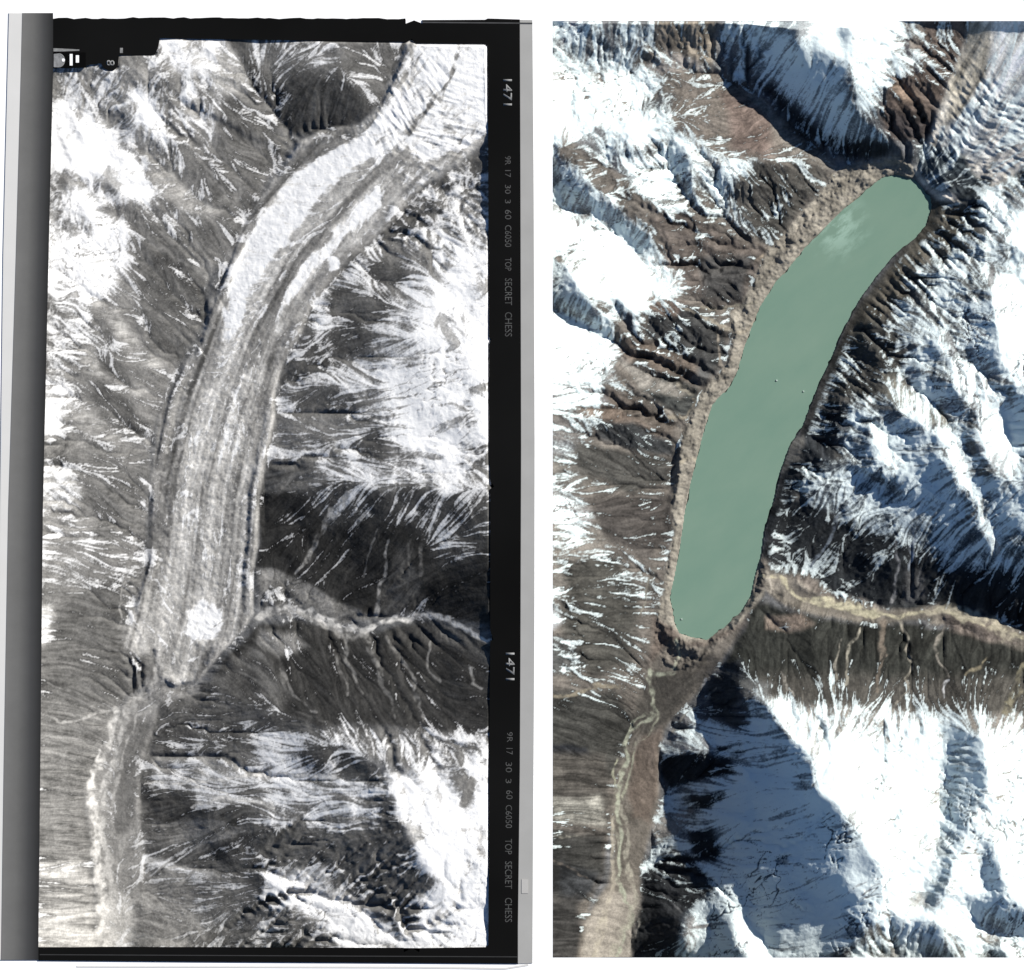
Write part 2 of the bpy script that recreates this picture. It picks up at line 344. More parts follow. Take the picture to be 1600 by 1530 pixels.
R_LAKE = [(1400,272),(1430,279),(1455,305),(1458,320),(1449,350),(1431,372),(1402,395),(1376,425),(1346,465),(1316,520),(1300,560),(1285,590),(1270,627),(1255,667),(1235,697),(1221,735),(1208,790),(1195,830),(1190,870),(1181,900),(1175,930),(1160,955),(1130,983),(1105,1001),(1080,996),(1062,990),(1055,975),(1051,950),(1047,935),(1054,905),(1064,850),(1071,800),(1081,750),(1090,715),(1103,665),(1114,632),(1139,606),(1153,580),(1163,545),(1176,510),(1188,480),(1213,440),(1240,410),(1260,385),(1290,355),(1320,325),(1355,295),(1380,276)]
R_GLACIER = [(1525,20),(1500,90),(1478,150),(1458,200),(1442,240),(1425,262),(1440,285),(1466,310),(1500,318),(1530,300),(1570,285),(1600,260),(1650,230),(1650,20)]
R_MORAINE = [(1425,255),(1400,243),(1340,252),(1312,262),(1282,300),(1250,335),(1225,365),(1205,382),(1190,410),(1175,445),(1160,475),(1140,490),(1148,520),(1138,560),(1124,582),(1092,620),(1076,660),(1062,690),(1058,720),(1055,760),(1050,800),(1055,830),(1044,870),(1038,920),(1026,960),(1020,1000),(1040,1040),(1065,1050),(1095,1040),(1115,1015),(1150,985),(1170,960),(1195,930),(1205,890),(1190,870),(1140,850),(1170,700),(1230,560),(1330,420),(1420,310),(1432,272)]
R_VALLEY = [(1050,1000),(1075,1010),(1105,1010),(1150,985),(1165,965),(1150,1000),(1120,1045),(1085,1090),(1045,1130),(1032,1160),(1030,1200),(1030,1260),(1015,1310),(1002,1360),(1002,1400),(988,1450),(988,1510),(900,1510),(912,1450),(935,1405),(950,1385),(960,1340),(955,1280),(965,1220),(985,1150),(1008,1080),(1012,1045)]
R_RIVER = [(1058,1000),(1062,1025),(1050,1052),(1032,1056),(1014,1050),(1018,1072),(1022,1095),(1024,1110),(1012,1125),(985,1145),(978,1165),(982,1190),(972,1215),(966,1250),(970,1290),(972,1330),(968,1370),(975,1410),(990,1430),(975,1470),(965,1510)]
R_SIDE = [(1185,900),(1222,903),(1240,930),(1275,944),(1325,955),(1375,962),(1425,962),(1470,952),(1520,970),(1560,985),(1610,1003),(1650,1012)]
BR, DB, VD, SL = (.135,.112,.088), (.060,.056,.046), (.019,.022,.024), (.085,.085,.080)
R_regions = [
 # west side
 ([(850,20),(1110,20),(1310,262),(1170,450),(1055,750),(1045,900),(1020,1060),(960,1300),(900,1510),(850,1510)], 6, (.10,.085,.068), .2, (.42,.34)),
 ([(850,20),(1030,20),(1000,90),(930,115),(850,110)], 8, (.09,.09,.09), .55, (-.2,.45)),
 ([(868,25),(910,25),(905,75),(890,75),(870,55)], 5, (.2,.2,.22), .9, (-.5,.75)),
 ([(1020,20),(1125,20),(1120,100),(1085,90),(1060,70),(1030,45)], 6, (.19,.155,.11), .08, (-.1,.35)),
 ([(1010,100),(1045,80),(1090,92),(1120,115),(1070,110),(1020,125)], 5, (.24,.21,.18), .15, (-.1,.3)),
 ([(850,110),(930,112),(1010,105),(1030,130),(1000,160),(1040,180),(1030,225),(1000,235),(930,220),(850,215)], 12, (.14,.12,.1), .93, (.25,-.15)),
 ([(1000,160),(1060,140),(1080,190),(1050,215),(1020,190)], 8, (.08,.08,.08), .35, (.3,.1)),
 ([(1060,110),(1130,112),(1180,140),(1245,215),(1200,250),(1140,252),(1075,225),(1040,190)], 8, BR, .10, (.36,-.22)),
 ([(1130,150),(1185,145),(1215,190),(1205,245),(1150,235)], 10, (.15,.105,.082), .01, (.38,-.22)),
 ([(1180,135),(1240,205),(1310,258),(1300,268),(1240,240),(1200,180),(1165,145)], 4, (.20,.175,.14), .0, (.2,-.2)),
 ([(1030,205),(1075,222),(1140,252),(1195,250),(1190,270),(1130,270),(1070,240)], 5, (.2,.18,.15), .92, (.2,.1)),
 ([(900,180),(960,200),(1000,245),(960,255),(900,225)], 10, (.1,.1,.1), .6, (.2,.2)),
 ([(850,225),(885,255),(920,275),(965,325),(1005,360),(1025,400),(1005,405),(960,365),(915,325),(850,310)], 5, (.12,.12,.13), .75, (-.50,.85)),
 ([(850,310),(900,322),(960,365),(1010,410),(1060,400),(1030,460),(960,450),(890,380),(850,380)], 8, (.12,.11,.1), .97, (.4,-.1)),
 ([(985,235),(1005,240),(1022,280),(1046,325),(1035,325),(1005,285)], 4, (.08,.08,.09), .7, (-.5,.8)),
 ([(950,240),(985,240),(1000,290),(980,280),(955,260)], 5, (.06,.06,.07), .5, (-.4,.7)),
 ([(1035,225),(1070,235),(1085,275),(1098,325),(1082,310),(1058,270)], 4, (.12,.12,.13), .85, (-.5,.8)),
 ([(965,262),(1010,300),(1045,330),(1075,330),(1060,280),(1040,240),(1020,245)], 6, (.1,.1,.09), .92, (.4,0)),
 ([(1085,255),(1150,258),(1160,290),(1130,310),(1100,290)], 6, (.08,.08,.08), .7, (.3,.2)),
 ([(1125,280),(1150,300),(1180,350),(1165,370),(1130,330)], 6, (.06,.06,.06), .35, (-.3,.7)),
 ([(1180,250),(1300,265),(1250,335),(1205,385),(1160,340),(1150,290)], 9, (.065,.060,.05), .06, (.25,.45)),
 ([(1020,340),(1080,330),(1170,380),(1205,385),(1185,440),(1160,480),(1080,460),(1040,410)], 9, (.085,.068,.055), .06, (.45,.3)),
 ([(1090,400),(1180,400),(1160,470),(1100,465)], 9, (.045,.043,.04), .02, (.2,.55)),
 ([(1010,395),(1050,410),(1075,440),(1065,470),(1020,460),(1000,430)], 8, (.14,.12,.10), .55, (.4,.1)),
 ([(850,400),(885,415),(915,460),(945,505),(930,515),(890,485),(850,475)], 5, (.12,.12,.13), .8, (-.5,.8)),
 ([(880,400),(1000,400),(1040,450),(1060,480),(1010,490),(965,500),(920,450)], 9, (.13,.12,.1), .93, (.4,-.05)),
 ([(850,480),(900,490),(950,520),(990,560),(960,570),(960,600),(920,580),(850,570)], 10, (.13,.12,.11), .90, (.35,-.05)),
 ([(950,455),(975,480),(1000,515),(985,515),(960,485)], 4, (.05,.05,.06), .3, (-.4,.7)),
 ([(1020,470),(1070,480),(1130,500),(1135,560),(1100,600),(1060,560),(1010,520)], 8, (.042,.042,.040), .03, (.15,.6)),
 ([(1010,465),(1075,475),(1060,500),(1015,490)], 6, (.13,.09,.065), .1, (.4,0)),
 ([(970,520),(1040,540),(1090,570),(1080,600),(1020,580),(975,560)], 7, (.085,.065,.048), .06, (.35,.2)),
 ([(1040,585),(1090,600),(1085,640),(1060,650),(1000,610)], 7, (.038,.04,.036), .02, (.2,.6)),
 ([(965,560),(1020,590),(1075,605),(1060,620),(1000,610)], 4, (.16,.145,.12), .05, (.4,-.2)),
 ([(850,570),(920,575),(950,610),(960,640),(900,640),(850,640)], 10, (.10,.09,.085), .62, (.35,.1)),
 ([(945,600),(1000,625),(1055,665),(1050,690),(1000,670),(950,630)], 6, (.085,.068,.052), .04, (.3,.3)),
 ([(905,635),(960,630),(975,645),(1030,680),(1030,690),(960,670),(910,660)], 6, (.14,.10,.07), .10, (.4,-.05)),
 ([(930,660),(990,660),(1050,695),(1052,715),(1000,700),(940,690)], 6, (.040,.042,.042), .03, (.1,.6)),
 ([(850,650),(900,650),(930,690),(900,700),(850,690)], 8, (.10,.09,.08), .5, (.3,.2)),
 ([(850,690),(890,690),(910,705),(880,715),(850,715)], 6, (.1,.1,.1), .95, (.3,.1)),
 ([(900,700),(980,705),(1045,720),(1045,750),(980,770),(900,740)], 8, (.055,.052,.044), .04, (.3,.4)),
 ([(850,710),(900,715),(920,760),(880,770),(850,760)], 10, (.10,.09,.075), .35, (.35,.1)),
 ([(850,760),(900,775),(930,800),(900,830),(850,815)], 8, (.14,.13,.12), .85, (.3,.1)),
 ([(920,780),(1045,770),(1050,850),(1010,870),(940,830)], 9, (.055,.047,.040), .02, (.42,.28)),
 ([(850,820),(930,815),(960,850),(900,900),(880,950),(850,960)], 10, (.12,.105,.085), .38, (.4,.1)),
 ([(880,880),(960,870),(1000,920),(990,1040),(930,1060),(880,1000)], 12, (.050,.047,.038), .05, (.42,.28)),
 ([(850,950),(875,955),(885,975),(865,985),(850,985)], 5, (.2,.2,.2), .95, (.3,.1)),
 ([(850,1000),(890,1005),(920,1040),(880,1050),(850,1060)], 9, (.06,.06,.055), .28, (.3,.2)),
 ([(850,1080),(960,1080),(990,1120),(970,1200),(940,1230),(850,1230)], 10, (.040,.039,.033), .01, (.40,.30)),
 ([(850,1165),(915,1170),(920,1185),(870,1185),(850,1180)], 4, (.02,.022,.026), .0, (-.2,.8)),
 ([(850,1180),(945,1180),(960,1260),(900,1270),(850,1260)], 9, (.055,.049,.040), .01, (.4,.2)),
 ([(850,1240),(900,1245),(940,1240),(950,1290),(900,1290),(850,1280)], 6, (.2,.19,.155), .02, (.35,.05)),
 ([(850,1300),(950,1300),(945,1370),(910,1410),(850,1400)], 9, (.034,.033,.029), .01, (.4,.1)),
 ([(880,1350),(935,1370),(930,1400),(890,1420),(870,1380)], 9, (.03,.032,.034), .0, (-.2,.6)),
 ([(850,1400),(905,1400),(905,1510),(850,1510)], 9, (.034,.032,.029), .0, (.35,.1)),
 # north: shadowed bowl, white face, brown cliff
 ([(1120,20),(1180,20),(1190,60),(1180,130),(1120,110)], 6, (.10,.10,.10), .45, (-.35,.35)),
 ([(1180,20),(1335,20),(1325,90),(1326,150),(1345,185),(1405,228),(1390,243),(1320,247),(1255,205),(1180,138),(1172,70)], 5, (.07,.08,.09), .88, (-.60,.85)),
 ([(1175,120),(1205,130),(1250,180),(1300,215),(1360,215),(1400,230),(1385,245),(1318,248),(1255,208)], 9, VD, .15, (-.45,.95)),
 ([(1255,20),(1308,20),(1305,75),(1275,80),(1262,105),(1250,70)], 5, (.12,.12,.12), .93, (.35,-.2)),
 ([(1337,20),(1430,20),(1410,70),(1385,110),(1375,160),(1350,180),(1330,130),(1328,80)], 6, (.13,.12,.11), .96, (.45,-.12)),
 ([(1400,30),(1450,25),(1470,60),(1430,110),(1390,120)], 9, (.10,.085,.07), .55, (.42,.28)),
 ([(1450,25),(1522,22),(1500,90),(1470,160),(1440,135),(1420,110)], 8, (.085,.062,.048), .14, (.5,.15)),
 ([(1385,115),(1470,110),(1470,150),(1450,205),(1400,220),(1375,185)], 8, (.095,.068,.052), .08, (.4,.3)),
 ([(1395,125),(1430,140),(1445,155),(1410,160),(1390,145)], 6, (.17,.115,.075), .05, (.42,.28)),
 ([(1385,170),(1450,180),(1440,215),(1395,215)], 8, (.045,.036,.034), .03, (.1,.6)),
 # east side
 ([(1460,310),(1530,300),(1650,230),(1650,960),(1520,960),(1400,955),(1260,935),(1190,890),(1210,790),(1255,670),(1300,560),(1345,470),(1400,400)], 5, (.075,.07,.06), .50, (-.60,.08)),
 ([(1462,315),(1500,318),(1560,330),(1520,380),(1460,400),(1400,420),(1420,385)], 8, (.085,.075,.055), .18, (-.40,.15)),
 ([(1500,290),(1545,290),(1550,330),(1510,330)], 7, (.02,.022,.026), .05, (-.5,.7)),
 ([(1540,310),(1650,290),(1650,390),(1600,400),(1560,370),(1530,350)], 10, (.1,.1,.1), .80, (.0,.0)),
 ([(1400,405),(1450,395),(1440,450),(1400,480),(1370,520),(1330,560),(1310,550),(1345,475)], 8, (.090,.078,.056), .03, (-.40,.10)),
 ([(1350,500),(1400,500),(1420,600),(1350,620),(1300,610),(1300,570)], 9, (.050,.048,.040), .12, (-.45,.35)),
 ([(1420,420),(1520,400),(1540,480),(1480,520),(1430,500)], 12, (.07,.07,.065), .55, (-.40,.35)),
 ([(1430,480),(1500,500),(1520,550),(1480,580),(1420,560)], 12, (.08,.08,.075), .60, (-.35,.45)),
 ([(1500,470),(1545,475),(1555,540),(1560,590),(1530,570),(1500,520)], 5, (.1,.1,.11), .85, (-.55,.75)),
 ([(1545,430),(1650,440),(1650,620),(1580,600),(1556,590),(1555,520)], 9, (.12,.12,.12), .97, (.3,-.25)),
 ([(1540,400),(1600,395),(1600,450),(1560,440)], 7, (.06,.06,.06), .5, (-.4,.5)),
 ([(1475,520),(1510,560),(1545,580),(1560,620),(1525,640),(1490,600)], 7, (.1,.1,.1), .90, (.3,-.2)),
 ([(1410,570),(1470,590),(1510,640),(1500,660),(1440,620)], 6, (.09,.09,.1), .8, (-.5,.75)),
 ([(1380,585),(1430,610),(1470,640),(1480,670),(1430,660),(1385,620)], 7, (.13,.12,.09), .60, (.1,-.1)),
 ([(1320,630),(1400,640),(1450,670),(1460,700),(1400,720),(1330,720),(1300,700)], 9, (.055,.062,.07), .62, (-.5,.70)),
 ([(1360,670),(1420,685),(1410,730),(1370,720)], 7, (.1,.1,.1), .85, (.1,-.1)),
 ([(1460,670),(1500,680),(1510,720),(1530,770),(1545,800),(1510,770),(1480,720)], 6, (.1,.1,.1), .95, (.3,-.2)),
 ([(1400,690),(1455,690),(1480,730),(1510,770),(1500,830),(1440,830),(1390,780)], 7, (.08,.09,.10), .82, (-.55,.75)),
 ([(1525,630),(1570,620),(1590,690),(1590,740),(1560,750),(1530,700)], 6, (.12,.12,.12), .96, (.3,-.2)),
 ([(1570,620),(1600,620),(1650,640),(1650,720),(1600,720),(1578,680)], 5, (.1,.1,.11), .88, (-.55,.75)),
 ([(1545,760),(1590,740),(1650,730),(1650,800),(1560,830)], 8, (.09,.1,.11), .85, (-.5,.8)),
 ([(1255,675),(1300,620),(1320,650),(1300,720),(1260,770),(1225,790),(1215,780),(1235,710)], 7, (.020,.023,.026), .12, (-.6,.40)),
 ([(1235,690),(1258,680),(1250,720),(1225,745)], 4, (.14,.13,.11), .05, (-.3,.1)),
 ([(1290,720),(1380,730),(1400,770),(1390,820),(1330,810),(1260,790)], 9, (.04,.05,.06), .55, (-.4,.85)),
 ([(1200,790),(1260,780),(1330,815),(1400,835),(1500,860),(1650,880),(1650,1000),(1560,975),(1520,965),(1470,948),(1420,955),(1380,950),(1300,920),(1250,890),(1195,880)], 7, VD, .06, (-.38,.74)),  # rock colour darkened to stand in for the shade on this slope
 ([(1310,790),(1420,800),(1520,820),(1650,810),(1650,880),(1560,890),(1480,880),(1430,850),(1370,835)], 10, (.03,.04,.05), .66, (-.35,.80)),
 ([(1525,800),(1545,800),(1560,840),(1568,880),(1550,870)], 4, (.15,.14,.13), .7, (.3,.3)),
 ([(1420,890),(1440,890),(1450,935),(1415,945)], 6, (.06,.06,.06), .0, (0,.6)),
 ([(1225,895),(1260,900),(1300,925),(1380,950),(1330,945),(1260,930)], 5, (.12,.098,.078), .02, (-.1,.25)),
 # side valley floor and south slope
 ([(1190,892),(1230,898),(1275,930),(1330,940),(1390,955),(1440,952),(1470,946),(1520,962),(1580,980),(1650,1000),(1650,1040),(1560,1010),(1500,975),(1440,970),(1380,975),(1300,965),(1250,955),(1215,940),(1190,920)], 4, (.17,.145,.11), .0, (-.06,.05)),
 ([(1175,945),(1240,955),(1300,968),(1400,975),(1500,985),(1650,1030),(1650,1150),(1500,1140),(1350,1120),(1250,1110),(1180,1100),(1130,1060),(1150,1000)], 6, (.024,.025,.020), .01, (.02,-.30)),
 ([(1200,965),(1255,960),(1275,975),(1240,985),(1200,980)], 5, (.19,.14,.10), .02, (0,-.2)),
 ([(1470,958),(1540,975),(1600,1005),(1560,1005),(1490,990)], 5, (.16,.125,.098), .0, (0,-.15)),
 ([(1190,1060),(1300,1055),(1400,1065),(1500,1060),(1650,1060),(1650,1150),(1400,1140),(1250,1120),(1185,1090)], 18, (.060,.054,.043), .07, (.1,-.34)),
 ([(1110,1060),(1160,1030),(1180,1090),(1150,1110),(1165,1140),(1110,1120)], 6, (.04,.045,.048), .02, (-.9,.40)),
 ([(1160,1060),(1210,1070),(1200,1100),(1165,1090)], 6, (.11,.11,.1), .15, (.0,-.2)),
 # snow summit and its shaded flank
 ([(1180,1085),(1300,1105),(1450,1120),(1650,1125),(1650,1510),(1330,1510),(1380,1400),(1380,1350),(1330,1285),(1268,1230),(1262,1180)], 8, (.17,.155,.13), .95, (.20,-.24)),
 ([(1250,1100),(1400,1115),(1500,1120),(1650,1120),(1650,1165),(1500,1160),(1400,1150),(1300,1150)], 12, (.14,.12,.095), .55, (.08,-.32)),
 ([(1475,1130),(1530,1150),(1545,1250),(1520,1290),(1490,1330),(1470,1400),(1450,1420),(1440,1380),(1465,1320),(1475,1240)], 6, (.17,.2,.2), .82, (-.85,.50)),
 ([(1535,1320),(1550,1320),(1558,1380),(1545,1400),(1532,1370)], 5, (.2,.22,.22), .9, (-.8,.5)),
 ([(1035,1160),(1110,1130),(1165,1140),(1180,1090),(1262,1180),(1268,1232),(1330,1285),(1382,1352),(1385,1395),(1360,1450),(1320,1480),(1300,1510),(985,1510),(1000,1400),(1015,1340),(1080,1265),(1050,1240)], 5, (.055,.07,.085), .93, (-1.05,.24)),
 ([(1040,1145),(1110,1150),(1120,1170),(1100,1180),(1040,1178)], 4, (.16,.165,.165), .45, (-.35,-.1)),
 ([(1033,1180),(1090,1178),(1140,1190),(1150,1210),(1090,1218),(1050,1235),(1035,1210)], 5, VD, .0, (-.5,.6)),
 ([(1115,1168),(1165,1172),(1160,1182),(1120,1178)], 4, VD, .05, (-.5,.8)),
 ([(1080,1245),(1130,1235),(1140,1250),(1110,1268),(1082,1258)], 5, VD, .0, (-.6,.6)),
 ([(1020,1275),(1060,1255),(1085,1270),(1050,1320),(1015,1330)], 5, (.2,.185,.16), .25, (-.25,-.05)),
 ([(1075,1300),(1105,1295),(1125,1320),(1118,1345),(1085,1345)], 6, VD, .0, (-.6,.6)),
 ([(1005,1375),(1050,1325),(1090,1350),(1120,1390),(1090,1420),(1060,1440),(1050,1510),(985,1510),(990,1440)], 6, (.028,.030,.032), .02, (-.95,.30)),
 ([(1068,1440),(1110,1430),(1120,1460),(1080,1490),(1060,1480)], 6, (.15,.14,.13), .5, (.0,.0)),
 ([(1145,1435),(1170,1435),(1192,1465),(1205,1510),(1175,1510),(1150,1470)], 5, (.2,.2,.2), .95, (.35,-.2)),
 ([(1165,1205),(1240,1210),(1250,1235),(1200,1235),(1165,1225)], 7, (.1,.11,.12), .85, (.05,.1)),
 ([(1330,1370),(1385,1365),(1385,1410),(1360,1425),(1335,1400)], 6, (.15,.15,.15), .9, (-.3,.2)),
 ([(1340,1455),(1400,1440),(1410,1490),(1350,1500)], 8, (.08,.075,.065), .45, (.1,.1)),
 ([(1400,1445),(1455,1440),(1490,1480),(1490,1510),(1400,1510)], 6, (.09,.11,.12), .85, (-.5,.85)),
 ([(1505,1405),(1560,1395),(1600,1420),(1650,1430),(1650,1470),(1560,1460),(1530,1450)], 6, (.09,.1,.11), .85, (-.5,.85)),
 ([(1535,1480),(1560,1470),(1585,1510),(1535,1510)], 5, (.07,.08,.08), .5, (-.5,.8)),
 ([(1470,1435),(1510,1420),(1530,1460),(1540,1510),(1490,1510)], 9, (.12,.11,.09), .7, (.2,-.1)),
 # glacier, moraine, lake shore, valley
 (R_GLACIER, 5, (.56,.51,.42), .05, (-.05,.08)),
 ([(1560,20),(1650,20),(1650,60),(1600,110),(1560,150),(1530,180),(1540,110)], 9, (.86,.83,.76), .30, None),
 ([(1500,150),(1560,150),(1600,110),(1650,80),(1650,200),(1580,240),(1520,250),(1470,250),(1470,200)], 10, (.42,.43,.41), .30, None),
 ([(1520,30),(1545,40),(1540,120),(1500,180),(1470,200),(1480,150),(1505,90)], 6, (.44,.39,.29), .0, None),
 ([(1440,220),(1500,240),(1540,290),(1500,310),(1460,300),(1430,265)], 6, (.055,.075,.085), .30, None),
 ([(1480,285),(1500,270),(1560,275),(1540,310),(1500,318)], 6, (.035,.045,.05), .1, None),
 ([(1540,200),(1600,180),(1650,180),(1650,240),(1600,260),(1560,280),(1550,240)], 8, (.52,.48,.42), .25, None),
 (R_MORAINE, 3, (.245,.215,.162), .0, None),
 ([(1020,960),(1050,985),(1060,1000),(1110,1005),(1165,965),(1150,990),(1110,1045),(1060,1060),(1020,1045)], 6, (.125,.095,.072), .0, None),
 ([(1175,940),(1195,920),(1205,885),(1190,870),(1180,905)], 4, (.14,.12,.095), .0, None),
 (R_VALLEY, 5, (.155,.132,.102), .0, (-.04,.12)),
 ([(1015,1050),(1055,1055),(1100,1050),(1050,1130),(1000,1150),(990,1130)], 7, (.085,.075,.06), .0, None),
 ([(905,1510),(915,1450),(950,1400),(990,1390),(1000,1400),(988,1450),(985,1510)], 6, (.27,.235,.185), .0, None),
 ([(1000,1150),(1035,1140),(1030,1250),(1010,1290),(985,1280),(985,1200)], 6, (.15,.112,.082), .0, None),
]
R_lines = [
 (R_RIVER, 3.2, 2.5, (.34,.35,.27), 1), ([(1024,1095),(1026,1120),(1010,1150),(995,1165),(985,1210),(972,1250)], 2, 1.5, (.33,.33,.25), .9),
 ([(982,1150),(990,1130),(1010,1118)], 1.5, 1.5, (.33,.34,.26), .8), ([(966,1250),(958,1215),(965,1190)], 1.5, 1.5, (.3,.3,.22), .8), ([(970,1330),(960,1300)], 2, 2, (.28,.28,.22), .7),
 ([(972,1260),(985,1310),(980,1360),(995,1400),(980,1450),(950,1510)], 3, 5, (.34,.32,.26), .8), ([(960,1280),(955,1340),(962,1390),(945,1430),(930,1510)], 3, 5, (.33,.30,.24), .8),
 (R_SIDE, 2.2, 3.5, (.44,.40,.28), 1), ([(1275,938),(1325,948),(1375,958)], 9, 6, (.40,.37,.26), .95), ([(1450,956),(1490,952),(1530,968),(1575,990)], 5, 11, (.40,.36,.27), .95),
 ([(1205,905),(1208,925)], 1.5, 1.5, (.4,.36,.3), .8),
 ([(1400,845),(1403,890),(1397,940)], 1.5, 2.2, (.22,.22,.22), .9), ([(1310,810),(1300,840),(1270,885)], 3, 2, (.20,.23,.26), .9), ([(1425,830),(1430,870),(1425,890)], 3, 2, (.4,.45,.5), .9),
 ([(1318,1000),(1308,1030),(1305,1085)], 1.5, 1.5, (.24,.22,.18), .9), ([(1348,982),(1328,1010),(1325,1070)], 2, 2, (.27,.25,.2), .9), ([(1380,975),(1380,1030),(1370,1080)], 5, 1.5, (.17,.14,.11), .8),
 ([(1412,970),(1420,1005),(1425,1040),(1418,1080),(1395,1110)], 2, 2, (.24,.22,.18), .9), ([(1480,980),(1465,1010),(1470,1035),(1480,1055)], 2.2, 1.5, (.22,.2,.17), .9), ([(1220,1050),(1228,1075),(1240,1090)], 1.5, 1.5, (.3,.28,.24), .9),
 ([(1540,1030),(1530,1045),(1510,1055)], 2, 3, (.22,.19,.13), .8), ([(1600,1040),(1590,1080),(1575,1110)], 3, 8, (.2,.18,.12), .7), ([(1480,1060),(1472,1090)], 2, 2, (.5,.5,.5), .7),
 ([(850,1083),(890,1088),(930,1072),(975,1075)], 2.5, 4, (.2,.175,.13), .9), ([(1055,720),(1090,718)], 2.5, 2.5, (.34,.3,.23), .9), ([(1058,726),(1050,760),(1052,790)], 1.5, 1.5, (.26,.23,.18), .8),
 ([(1060,480),(1120,505),(1150,520),(1180,505)], 2, 3, (.26,.23,.18), .9), ([(1125,510),(1124,550),(1130,580)], 1.5, 2, (.24,.21,.17), .9), ([(1100,480),(1150,478),(1180,470)], 2, 2, (.24,.22,.17), .8),
 ([(975,600),(1020,625),(1060,655),(1065,690)], 1.5, 2, (.22,.2,.17), .9), ([(1040,652),(1075,650),(1085,625)], 2, 2, (.24,.21,.16), .8), ([(1060,600),(1085,615)], 5, 3, (.22,.2,.16), .8),
 ([(1300,270),(1322,300),(1340,320)], 1.5, 3, (.3,.27,.21), .8), ([(1160,300),(1135,340),(1160,365),(1190,385)], 2, 2, (.12,.10,.08), .7),
 ([(1120,1075),(1095,1100),(1060,1130),(1045,1160)], 1.3, 1.3, (.22,.21,.18), .8), ([(1105,1060),(1100,1070)], 2.5, 2.5, (.5,.5,.48), .8),
 ([(1012,905),(1005,960)], 1.5, 1.5, (.18,.17,.14), .8), ([(1025,890),(1010,930)], 3, 2, (.11,.105,.09), .7), ([(850,1310),(905,1308)], 1.5, 1.5, (.18,.17,.14), .8), ([(850,1340),(920,1375)], 1.5, 1.2, (.14,.12,.1), .7),
 ([(1415,65),(1430,110)], 3, 4, (.05,.05,.06), .8), ([(985,1490),(1000,1440)], 2, 2, (.34,.32,.27), .8), ([(1040,1400),(1070,1430)], 1, 1.5, (.14,.14,.14), .8), ([(1200,385),(1180,410)], 2, 2, (.25,.21,.16), .8),
]

# ------------------------------------------------------------------ materials
def new_mat(name):
    m = bpy.data.materials.new(name); m.use_nodes = True
    n = m.node_tree.nodes; l = m.node_tree.links
    return m, n, l, n['Principled BSDF']

def plain_mat(name, c, rough=.7, spec=.2, vary=.06, scale=4.0):
    m, n, l, b = new_mat(name)
    b.inputs['Roughness'].default_value = rough; b.inputs['Specular IOR Level'].default_value = spec
    tc = n.new('ShaderNodeTexCoord'); nz = n.new('ShaderNodeTexNoise'); nz.inputs['Scale'].default_value = scale; nz.inputs['Detail'].default_value = 5
    mr = n.new('ShaderNodeMapRange'); mr.inputs['To Min'].default_value = 1 - vary; mr.inputs['To Max'].default_value = 1 + vary
    mx = n.new('ShaderNodeMix'); mx.data_type = 'RGBA'; mx.blend_type = 'MULTIPLY'; mx.inputs[0].default_value = 1.0
    mx.inputs[6].default_value = (*c, 1)
    l.new(tc.outputs['Object'], nz.inputs['Vector']); l.new(nz.outputs['Fac'], mr.inputs['Value'])
    l.new(mr.outputs['Result'], mx.inputs[7]); l.new(mx.outputs[2], b.inputs['Base Color'])
    return m

